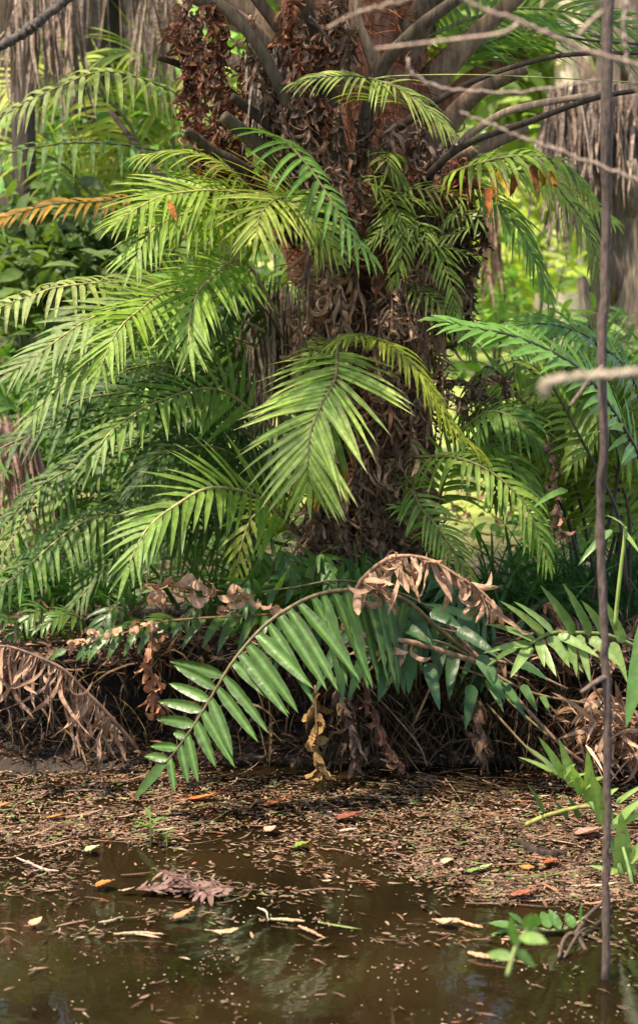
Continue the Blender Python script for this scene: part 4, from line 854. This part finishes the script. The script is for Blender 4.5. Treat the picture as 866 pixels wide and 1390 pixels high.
# broad strap leaf at the right edge
bl = root('broadleaf_plant', pt(900, 1020, 4.5), 'large smooth strap leaf bending down at the right edge', 'plant')
leaves(bl, [(905, 800, 852, 982, 46)], (.075, .17, .035), 4.45, 46, droop=.5, dy=-.1, N_=(-.3, -.9, .3), name='leaf', prof='lance', fold=.3)
leaves(bl, [(900, 870, 862, 960, 30)], (.085, .2, .04), 4.55, 30, droop=.5, dy=-.1, N_=(-.5, -.8, .3), name='leaf', prof='lance', fold=.3)
stem(bl, [(905, 1010, 4.55), (915, 900, 4.5), (905, 800, 4.45)], 5, (.08, .16, .04), 'stem')
yg = root('young_shoot', pt(834, 850, 4.6), 'slender lime shoot with bent pale tip behind the vine', 'shoot')
stem(yg, [(834, 852, 4.62), (840, 790, 4.6), (846, 740, 4.6), (848, 715, 4.6)], 2.8, (.26, .36, .08), 'stem')
leaves(yg, [(848, 716, 824, 700, 10), (846, 722, 868, 752, 7)], (.24, .33, .09), 4.6, 10, name='leaf')
# lower right bright plant
flw = root('fern', pt(835, 1175, 4.1), 'bright green young fern at the lower right waterside', 'fern')
stem(flw, [(845, 1190, 4.1), (822, 1126, 4.15), (797, 1084, 4.18), (772, 1060, 4.2), (745, 1045, 4.2)], 3.4, (.12, .2, .05))
leaves(flw, [(750, 1048, 705, 1028, 8), (755, 1050, 713, 1012, 13), (764, 1055, 731, 1001, 15), (778, 1068, 759, 1005, 17), (800, 1088, 797, 1020, 20), (822, 1118, 802, 1050, 26), (762, 1054, 780, 1037, 11), (770, 1062, 794, 1050, 12), (785, 1073, 818, 1054, 13), (808, 1090, 838, 1070, 13), (790, 1078, 775, 1040, 17),
             (845, 1180, 842, 1104, 30), (850, 1170, 893, 1130, 18), (852, 1195, 855, 1150, 22), (830, 1125, 890, 1065, 14), (834, 1118, 890, 1100, 14), (850, 1190, 800, 1175, 12), (855, 1210, 905, 1160, 18), (850, 1225, 820, 1215, 18), (860, 1230, 890, 1215, 22), (842, 1165, 860, 1215, 22), (836, 1090, 880, 1062, 8)], (.26, .38, .11), 4.12, 15, dy=-.04, N_=(-.1, -.75, .6), droop=.25)
stem(flw, [(862, 1290, 4.0), (857, 1200, 4.05), (845, 1150, 4.1)], 3, (.12, .2, .05), 'stem')
stem(flw, [(712, 1120, 4.3), (745, 1106, 4.3), (790, 1095, 4.28), (822, 1096, 4.25)], 3.2, (.22, .22, .05), 'stem')
leaves(flw, [(738, 1103, 716, 1065, 8), (770, 1112, 752, 1088, 10), (785, 1110, 770, 1080, 9), (845, 1270, 870, 1240, 16)], (.07, .15, .045), 4.32, 9)
# floating creeper
cr_ = root('creeper', onwater(775, 1262, .02), 'small round leaved creeper lying on the water at lower right', 'plant')
stem(cr_, [(690, 1256, 3.72), (730, 1262, 3.72), (770, 1260, 3.74), (800, 1240, 3.78)], 2.4, (.2, .2, .08), 'stem')
leaves(cr_, [(700, 1258, 664, 1253, 13), (708, 1257, 668, 1268, 11), (712, 1256, 690, 1240, 15), (745, 1260, 735, 1238, 20), (760, 1262, 745, 1235, 14), (778, 1260, 768, 1240, 16), (786, 1250, 788, 1226, 10), (728, 1258, 726, 1240, 14), (680, 1268, 673, 1282, 5)], (.10, .22, .05), 3.72, 14, 'leaf', 0, (0, -.5, .85), .1, 'leaf', 'oval')
rt_ = root('root', onwater(790, 1290, .0), 'gnarled dark root rising from the water at lower right', 'root')
for P, r in [([(800, 1300, 3.65), (780, 1268, 3.68), (765, 1275, 3.66), (758, 1300, 3.6)], 2.6), ([(780, 1268, 3.68), (800, 1240, 3.75), (830, 1215, 3.9)], 2.2), ([(765, 1300, 3.6), (790, 1262, 3.7), (820, 1262, 3.8)], 1.6)]:
    mb = MB(); tube(mb, spline(px(P), 14), [r / 500, r / 700], (.10, .065, .045), 6); mb.build('branch', M['twig'], rt_, org(rt_))
sp = root('foreground_sprig', pt(690, 1330, 2.7), 'blurred green sprig in front of the floating creeper', 'sprig')
stem(sp, [(688, 1325, 2.7), (700, 1285, 2.7), (715, 1262, 2.7), (724, 1245, 2.7)], 2., (.3, .36, .12), 'stem')
leaves(sp, [(700, 1284, 694, 1244, 18), (706, 1272, 742, 1280, 20), (716, 1262, 722, 1240, 22), (698, 1292, 725, 1312, 20), (697, 1300, 660, 1296, 16)], (.2, .33, .08), 2.7, 24, 'leaf', 0, (0, -.8, .5), .3, 'leaf', 'oval')

# ------------------------------------------------------------------ vine, twigs
def woody(P, R, col, name, label, cat, side=(), mat='twig'):
    rt = root(name, pt(*P[0]), label, cat); S = spline(px(P), 60)
    S = S + rg.normal(0, .0012, S.shape)
    Rr = np.interp(np.linspace(0, 1, 60), np.linspace(0, 1, len(R)), R) * (1 + .07 * rg.standard_normal(60)); Rr[rg.integers(5, 55, 5)] *= 1.22
    mb = MB(); tube(mb, S, Rr / 500 * P[0][2] / 5, col, 10); mb.build('stem', M[mat], rt, org(rt))
    for Q, r in side:
        mb = MB(); tube(mb, spline(px(Q), 14), np.array([r, r * .6]) / 500 * Q[0][2] / 5, np.array(col) * 1.5, 7); mb.build('branch', M[mat], rt, org(rt))
    return rt
woody([(821, 1340, 3.5), (822, 1200, 3.5), (824, 1080, 3.5), (823, 930, 3.5), (818, 830, 3.5), (814, 700, 3.51), (819, 600, 3.49), (816, 480, 3.5), (822, 300, 3.52), (823, 150, 3.5), (826, -30, 3.5)], (5.6, 5.8, 5.8, 5.7, 6.2, 6.8, 7.8), (.10, .066, .052),
      'vine_stem', 'tall thin bare vine stem rising through the whole right side', 'vine', [([(824, 918, 3.5), (808, 926, 3.48), (788, 940, 3.47)], 4.5), ([(819, 495, 3.5), (800, 515, 3.45), (773, 551, 3.4)], 3.4)])
woody([(445, 38, 2.6), (480, 20, 2.6), (520, 8, 2.6), (580, -8, 2.6)], (1.7, 2.2, 2.2), (.36, .25, .18), 'twig', 'short pale blurred twig over the crown of the palm', 'twig')
woody([(600, -20, 2.5), (640, 5, 2.5), (705, 30, 2.5), (790, 66, 2.5), (880, 92, 2.5)], (2.2, 2.7, 3.0, 3.2), (.34, .24, .18), 'twig', 'forked pale twig crossing the upper right palm leaves', 'twig',
      [([(706, 30, 2.5), (680, 45, 2.5), (620, 53, 2.5), (510, 66, 2.5)], 2.8), ([(784, 48, 2.5), (800, 30, 2.5), (818, 14, 2.5)], 3)])
woody([(553, 80, 2.9), (560, 100, 2.9), (600, 119, 2.9), (700, 125, 2.9), (810, 108, 2.9)], (1.9, 2.2, 2.2, 1.7), (.32, .23, .18), 'twig', 'hooked pale twig starting beside the grey stalk', 'twig')
woody([(624, 152, 2.8), (700, 183, 2.8), (780, 212, 2.8), (880, 250, 2.8)], (1.7, 2.2, 2.7), (.34, .25, .19), 'twig', 'lowest pale twig slanting under the dark leaf stalks', 'twig')
woody([(741, 537, 1.9), (738, 524, 1.9), (760, 515, 1.9), (880, 504, 1.9)], (5, 6, 6, 6), (.42, .33, .24), 'twig', 'very blurred pale twig at mid right in front of the ferns', 'twig')
woody([(850, -10, 2.7), (847, 40, 2.7), (853, 95, 2.7), (872, 140, 2.7)], (2.2, 2.2, 1.7), (.34, .25, .19), 'twig', 'pale twig hanging at the top right corner', 'twig')
woody([(-20, 75, 4.3), (30, 46, 4.3), (60, 24, 4.3), (110, -14, 4.3)], (6, 7, 5), (.09, .07, .06), 'branch', 'dark branch crossing the top left corner', 'branch')
mb = MB(); 

# ------------------------------------------------------------------ background
def bg_palm(px0, Y, r, ztop, label, lean=0., boots=True, col=(.16, .12, .09), skirt=None, fr=0, zcrown=None, frl=1.7, fcol=MID, low=0.):
    b = pt(px0, 700, Y); b = np.array([b[0], Y, .3]); rt = root('palm_tree', b, label, 'palm', 'palms standing behind the central one')
    mb = MB(); zz = np.linspace(.2, ztop, 50); sides = 24; V = []
    for z in zz:
        for j in range(sides):
            a = j / sides * 6.2832; q = r * (1 + .15 * nz(math.cos(a) * 3, math.sin(a) * 3, z * 4 + px0))
            V.append((b[0] + lean * (z - .3) + q * math.cos(a), Y + q * math.sin(a), z))
    F = [[k * sides + j, k * sides + (j + 1) % sides, (k + 1) * sides + (j + 1) % sides, (k + 1) * sides + j] for k in range(len(zz) - 1) for j in range(sides)]
    mb.add(V, F, col); mb.build('trunk', M['bark'], rt, b)
    if boots:
        for i in range(int((ztop - .3) / .045)):
            z = .4 + i * .045; a = i * 2.39996
            if math.sin(a) > .5: continue
            cx, cy = math.cos(a), math.sin(a); A = np.array([b[0] + lean * (z - .3) + cx * r * .85, Y + cy * r * .85, z - .08])
            mb = MB(); c = np.array(random.choice([(.22, .17, .13), (.13, .09, .065), (.28, .21, .16)]))
            tube(mb, [A, A + [cx * .04, cy * .04, .1], A + [cx * .10 + .04 * (i % 2 - .5), cy * .10, .24]], [.05, .045, .02], c, 6, .4); mb.build('leaf_base', M['bark'], rt, b)
    if skirt:
        n, zs, ln, w, c = skirt
        for q in range(8):
            a = rg.normal(q / 8 * 6.283, .3, n // 8); m = len(a); rr = r + rg.uniform(0, w, m); mb = MB()
            B = np.c_[b[0] + lean * (zs - .3) + np.cos(a) * rr, Y + np.sin(a) * rr, zs + rg.uniform(-.3, .3, m)]
            blades(mb, B, nrm(np.c_[np.cos(a) * .15, np.sin(a) * .15, -np.ones(m)]), np.c_[np.cos(a), np.sin(a), .1 * np.ones(m)], ln * rg.uniform(.5, 1.1, m), rg.uniform(.015, .045, m), 7, .5, 0, rg.normal(0, 1.5, m), .4, .15, 'lance', c, None, .8, .3, wobble=.04)
            mb.build('dead_leaf', M['dead'], rt, b)
    for i in range(fr):
        a = i / fr * 6.283 + random.random(); e = random.uniform(-.3, .9); S0 = np.array([b[0] + lean * ztop, Y, (zcrown or ztop)])
        d = np.array([math.cos(a) * math.cos(e), math.sin(a) * math.cos(e), math.sin(e)]); P = [S0]
        for q in range(6): P.append(P[-1] + d * frl / 6); d = nrm(d + G * .25)
        frond(rt, P, (0.01, -.2, 1), 260, 15, 26, world=True, droop=.8, col=fcol, name='palm_leaf', seg=4, a0=60, mat='back')
    return rt
bg_palm(868, 8.2, .24, 3.4, 'right hand palm with criss cross leaf bases behind the vine', skirt=None, fr=5, frl=1.5)
# its grey skirt
rtR = root('palm_tree', np.array([pt(790, 400, 8.6)[0], 8.6, .3]), 'palm wearing a pale grey hanging thatch at upper right', 'palm', 'palms standing behind the central one')
thatch(rtR, 740, 860, 110, 255, 8.0, 380, 1.0, (.26, .19, .155), 9, 50, clumps=8)
thatch(rtR, 652, 676, 260, 400, 8.6, 40, 1.0, (.34, .22, .17), 10, 50, clumps=3)
thatch(rtR, 750, 800, 210, 310, 7.9, 90, 1.0, (.22, .165, .14), 8, 50, clumps=3)
mb = MB(); tube(mb, [(org(rtR)[0] + .17, 8.6, .2), (org(rtR)[0] + .17, 8.6, 2.2), (org(rtR)[0] + .12, 8.6, 4.0)], [.10, .09], (.14, .10, .075), 14); mb.build('trunk', M['bark'], rtR, org(rtR))
bg_palm(140, 8.6, .13, 3.2, 'dark trunked palm behind the upper left fern', skirt=(90, 2.9, .9, .2, (.20, .15, .12)), boots=False, col=(.06, .045, .035), fr=0, fcol=(.14, .2, .045), frl=1.8)
rtL = root('palm_tree', np.array([pt(60, 400, 7.6)[0], 7.6, .3]), 'palm with long brown hanging dead leaves at the top left', 'palm', 'palms standing behind the central one')
thatch(rtL, 15, 110, -20, 120, 7.4, 80, 1.1, (.26, .19, .15), 11, 40, clumps=5)
thatch(rtL, 190, 240, -30, 100, 7.4, 40, 1.1, (.24, .18, .14), 9, 40, clumps=2)
thatch(rtL, 0, 50, 560, 720, 6.6, 120, 1.0, (.30, .19, .15), 8, 60, clumps=3, lean=.15)
mb = MB(); tube(mb, [(org(rtL)[0] - .1, 7.8, .2), (org(rtL)[0] - .1, 7.8, 3.6)], [.05, .05], (.07, .05, .04), 14); mb.build('trunk', M['bark'], rtL, org(rtL))
bg_palm(268, 11, .085, 4.5, 'slim pinkish palm trunk seen between fern and stalks', boots=False, col=(.46, .32, .25), fr=0)
bg_palm(20, 10.5, .10, 3.2, 'brown palm trunk at the far left edge', boots=False, col=(.12, .075, .055), fr=9, fcol=(.16, .22, .05), frl=2.2)
# yellowish palm leaves behind at upper left
yp = root('palm_tree', np.array([pt(230, 600, 8.2)[0], 8.2, .3]), 'low yellow green palm with spreading leaves at upper left', 'palm', 'palms standing behind the central one')
mb = MB(); tube(mb, [org(yp) - [0, 0, .1], org(yp) + [0, 0, .7]], [.07, .06], (.12, .09, .06), 10); mb.build('trunk', M['bark'], yp, org(yp))
for P, c in [([(230, 420, 8.2), (190, 200, 8.1), (120, 120, 8.0), (30, 110, 7.9), (-60, 170, 7.8)], (.22, .25, .05)), ([(230, 420, 8.2), (235, 180, 8.2), (215, 100, 8.2), (180, 70, 8.1), (110, 90, 8.1)], (.18, .24, .04)), ([(230, 420, 8.2), (120, 260, 8), (60, 210, 7.9), (0, 210, 7.9), (-60, 250, 7.8)], (.20, .24, .05)),
             ([(230, 420, 8.3), (240, 260, 8.3), (200, 190, 8.3), (150, 200, 8.2), (110, 270, 8.2)], (.24, .24, .05)), ([(230, 420, 8.3), (260, 240, 8.3), (290, 170, 8.3), (330, 170, 8.2)], (.2, .23, .05)), ([(230, 420, 8.2), (160, 300, 8.1), (90, 270, 8.0), (30, 310, 8.0)], (.1, .18, .04))]:
    frond(yp, P, UF, 190, 13, 30, col=c, droop=.7, seg=5, t0=.3, mat='back', name='palm_leaf', r0=5)

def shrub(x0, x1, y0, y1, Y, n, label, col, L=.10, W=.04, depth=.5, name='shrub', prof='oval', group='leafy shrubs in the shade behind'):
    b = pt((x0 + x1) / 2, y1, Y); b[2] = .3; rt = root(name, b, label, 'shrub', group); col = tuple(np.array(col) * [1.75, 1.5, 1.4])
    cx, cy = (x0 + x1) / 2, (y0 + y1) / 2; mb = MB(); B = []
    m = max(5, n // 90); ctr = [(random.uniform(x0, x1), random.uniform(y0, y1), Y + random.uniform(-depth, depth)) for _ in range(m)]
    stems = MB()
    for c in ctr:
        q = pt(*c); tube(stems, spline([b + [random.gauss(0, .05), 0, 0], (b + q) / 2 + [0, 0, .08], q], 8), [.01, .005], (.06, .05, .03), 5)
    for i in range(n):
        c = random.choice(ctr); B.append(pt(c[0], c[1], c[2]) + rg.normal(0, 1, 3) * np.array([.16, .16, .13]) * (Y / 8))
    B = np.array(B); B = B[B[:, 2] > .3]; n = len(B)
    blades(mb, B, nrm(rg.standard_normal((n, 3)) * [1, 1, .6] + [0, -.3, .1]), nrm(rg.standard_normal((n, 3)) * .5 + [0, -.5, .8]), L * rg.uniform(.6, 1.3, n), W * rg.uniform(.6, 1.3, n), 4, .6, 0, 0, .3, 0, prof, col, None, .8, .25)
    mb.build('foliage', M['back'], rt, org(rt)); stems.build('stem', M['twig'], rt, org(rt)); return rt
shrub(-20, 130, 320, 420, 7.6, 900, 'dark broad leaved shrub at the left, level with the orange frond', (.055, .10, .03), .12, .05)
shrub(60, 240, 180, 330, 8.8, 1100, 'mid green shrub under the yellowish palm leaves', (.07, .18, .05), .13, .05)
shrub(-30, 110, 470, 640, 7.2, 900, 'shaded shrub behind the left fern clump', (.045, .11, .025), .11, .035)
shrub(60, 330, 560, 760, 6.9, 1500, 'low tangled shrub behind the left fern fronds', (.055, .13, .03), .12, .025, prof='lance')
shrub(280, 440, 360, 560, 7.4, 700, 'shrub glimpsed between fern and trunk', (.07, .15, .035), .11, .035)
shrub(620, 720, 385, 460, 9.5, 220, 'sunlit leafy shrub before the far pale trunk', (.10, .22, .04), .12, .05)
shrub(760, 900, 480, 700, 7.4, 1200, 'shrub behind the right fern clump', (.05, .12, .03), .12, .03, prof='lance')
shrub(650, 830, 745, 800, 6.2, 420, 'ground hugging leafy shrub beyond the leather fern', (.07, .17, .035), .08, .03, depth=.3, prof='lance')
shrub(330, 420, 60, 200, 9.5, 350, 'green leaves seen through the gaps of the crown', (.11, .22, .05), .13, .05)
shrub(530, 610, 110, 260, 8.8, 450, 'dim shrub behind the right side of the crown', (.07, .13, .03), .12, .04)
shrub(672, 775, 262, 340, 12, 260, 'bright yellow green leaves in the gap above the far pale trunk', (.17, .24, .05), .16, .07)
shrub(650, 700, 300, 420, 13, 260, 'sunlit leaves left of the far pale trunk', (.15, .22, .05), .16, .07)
# understory grass at the left bank top
for (xa, xb, ya, Y, cnt, lb, c) in ((-20, 110, 850, 5.65, 130, 'tuft of arching grassy leaves at the left bank top', (.05, .13, .03)), (95, 200, 835, 5.75, 90, 'thin grassy tuft in front of the pale ground', (.06, .13, .03)), (240, 420, 830, 5.6, 130, 'grassy tuft behind the curled leaflets', (.07, .14, .03)), (640, 760, 880, 5.5, 130, 'grassy tuft behind the right bank', (.05, .12, .03)), (760, 880, 880, 5.5, 130, 'dark grassy tuft right of the vine', (.04, .10, .03))):
    p0 = pt((xa + xb) / 2, ya, Y); p0[2] = .32; mb = MB()
    hw = (xb - xa) / 1000 * Y / 5 
    B = p0 + np.c_[rg.uniform(-hw, hw, cnt), rg.normal(0, .12, cnt), np.zeros(cnt)]
    blades(mb, B, nrm(np.c_[rg.normal(0, .5, cnt), rg.normal(-.1, .4, cnt), np.ones(cnt)]), nrm(np.c_[rg.normal(0, .5, cnt), -np.ones(cnt), rg.normal(0, .5, cnt)]), rg.uniform(.15, .42, cnt), rg.uniform(.006, .018, cnt), 8, 1.4, 0, rg.normal(0, .5, cnt), .3, .03, 'lance', c, None, .8, .25)
    o = mb.build('grass_tuft', M['leaf'], None, p0); o.location = Vector(p0); tag(o, lb, 'grass tuft', 'grassy tufts along the bank top')
# fallen leaves on the dry ground behind
mb = MB(); n = 1600; B = np.c_[rg.uniform(-1.8, 1.8, n), rg.uniform(5.6, 9, n), np.full(n, .345) + rg.uniform(0, .03, n)]
blades(mb, B, nrm(np.c_[rg.normal(0, 1, n), rg.normal(0, 1, n), rg.normal(0, .15, n)]), nrm(rg.standard_normal((n, 3)) * .3 + [0, 0, 1]), rg.uniform(.03, .12, n), rg.uniform(.01, .03, n), 4, 0, rg.normal(0, 2, n), 0, .3, .1, 'lance', pal[rg.integers(0, 9, n)], None, .8, .2)
tag(mb.build('ground_litter', M['dead']), kind='stuff')

# far trees
def tree(px0, Y, h, r, label, crown, ccol, zc, cr, n=900, trunkcol=(.45, .36, .28), leaf=.3):
    b = np.array([pt(px0, 600, Y)[0], Y, .3]); rt = root('tree', b, label, 'tree', 'trees beyond the lawn')
    mb = MB(); tube(mb, spline([b - [0, 0, .2], b + [.03 * h, 0, h * .5], b + [0, 0, h]], 14), [r * 1.2, r, r * .6], trunkcol, 12); mb.build('trunk', M['bark'], rt, b)
    mb = MB(); nc = 14; ctr = np.array([[rg.normal(0, cr[0]), rg.normal(0, cr[1]), zc + rg.normal(0, cr[2])] for _ in range(nc)])
    for c in ctr[:6]: tube(mb, spline([b + [0, 0, h * .6], b + (c * [1, 1, .6]) * .5 + [0, 0, h * .35], b + c], 8), [r * .35, r * .1], trunkcol, 6)
    mb.build('limbs', M['bark'], rt, b)
    mb = MB(); B = b + ctr[rg.integers(0, nc, n)] + rg.normal(0, 1, (n, 3)) * np.array(cr) * .33
    B = B[B[:, 2] > .35]; m = len(B)
    blades(mb, B, nrm(rg.standard_normal((m, 3))), nrm(rg.standard_normal((m, 3)) * .6 + [0, 0, .7]), leaf * rg.uniform(.6, 1.3, m), leaf * .45 * rg.uniform(.6, 1.3, m), 3, .3, 0, 0, .2, 0, 'oval', ccol, None, .8, .25)
    mb.build('crown', M['back'], rt, b)
tree(742, 15, 6, .16, 'pale trunked tree in the bright gap right of the trunk', 1, (.2, .27, .07), 3.1, (1.2, 1.0, .42), 1300, (.62, .48, .38))
for i, (x, Y, c, lb) in enumerate([(-60, 17, (.16, .24, .05), 'far green tree at the left edge'), (110, 20, (.2, .28, .06), 'far tree behind the yellowish palm'), (300, 18, (.22, .28, .08), 'far tree behind the slim pinkish trunk'), (430, 22, (.12, .18, .04), 'far tree hidden behind the central palm'),
                               (600, 24, (.3, .36, .08), 'far sunny yellow green tree right of the crown'), (700, 30, (.32, .38, .10), 'most distant sunlit tree above the lawn'), (830, 20, (.12, .18, .045), 'far tree behind the right hand palm'), (960, 17, (.10, .16, .04), 'far tree at the right edge')]):
    tree(x, Y, 4.5, .14, lb, 1, tuple(np.array(c) * 1.3), 5.6 if 560 < x < 800 else 3.2, (1.5, 1.0, 1.6), 1500, (.2, .15, .11), .34)
# far hedge so nothing is empty
hg = root('hedge', (0, 34, .3), 'long sunlit hedge closing the far side of the lawn', 'hedge'); mb = MB(); n = 9000
B = np.c_[rg.uniform(-16, 16, n), rg.normal(34, 1.0, n), .3 + np.abs(rg.normal(0, 2.6, n))]
blades(mb, B, nrm(rg.standard_normal((n, 3))), nrm(rg.standard_normal((n, 3)) * .6 + [0, -.3, .7]), rg.uniform(.3, .6, n), rg.uniform(.15, .3, n), 3, .3, 0, 0, .2, 0, 'oval', (.42, .45, .16), None, .8, .25)
mb.build('foliage', M['back'], hg, org(hg))
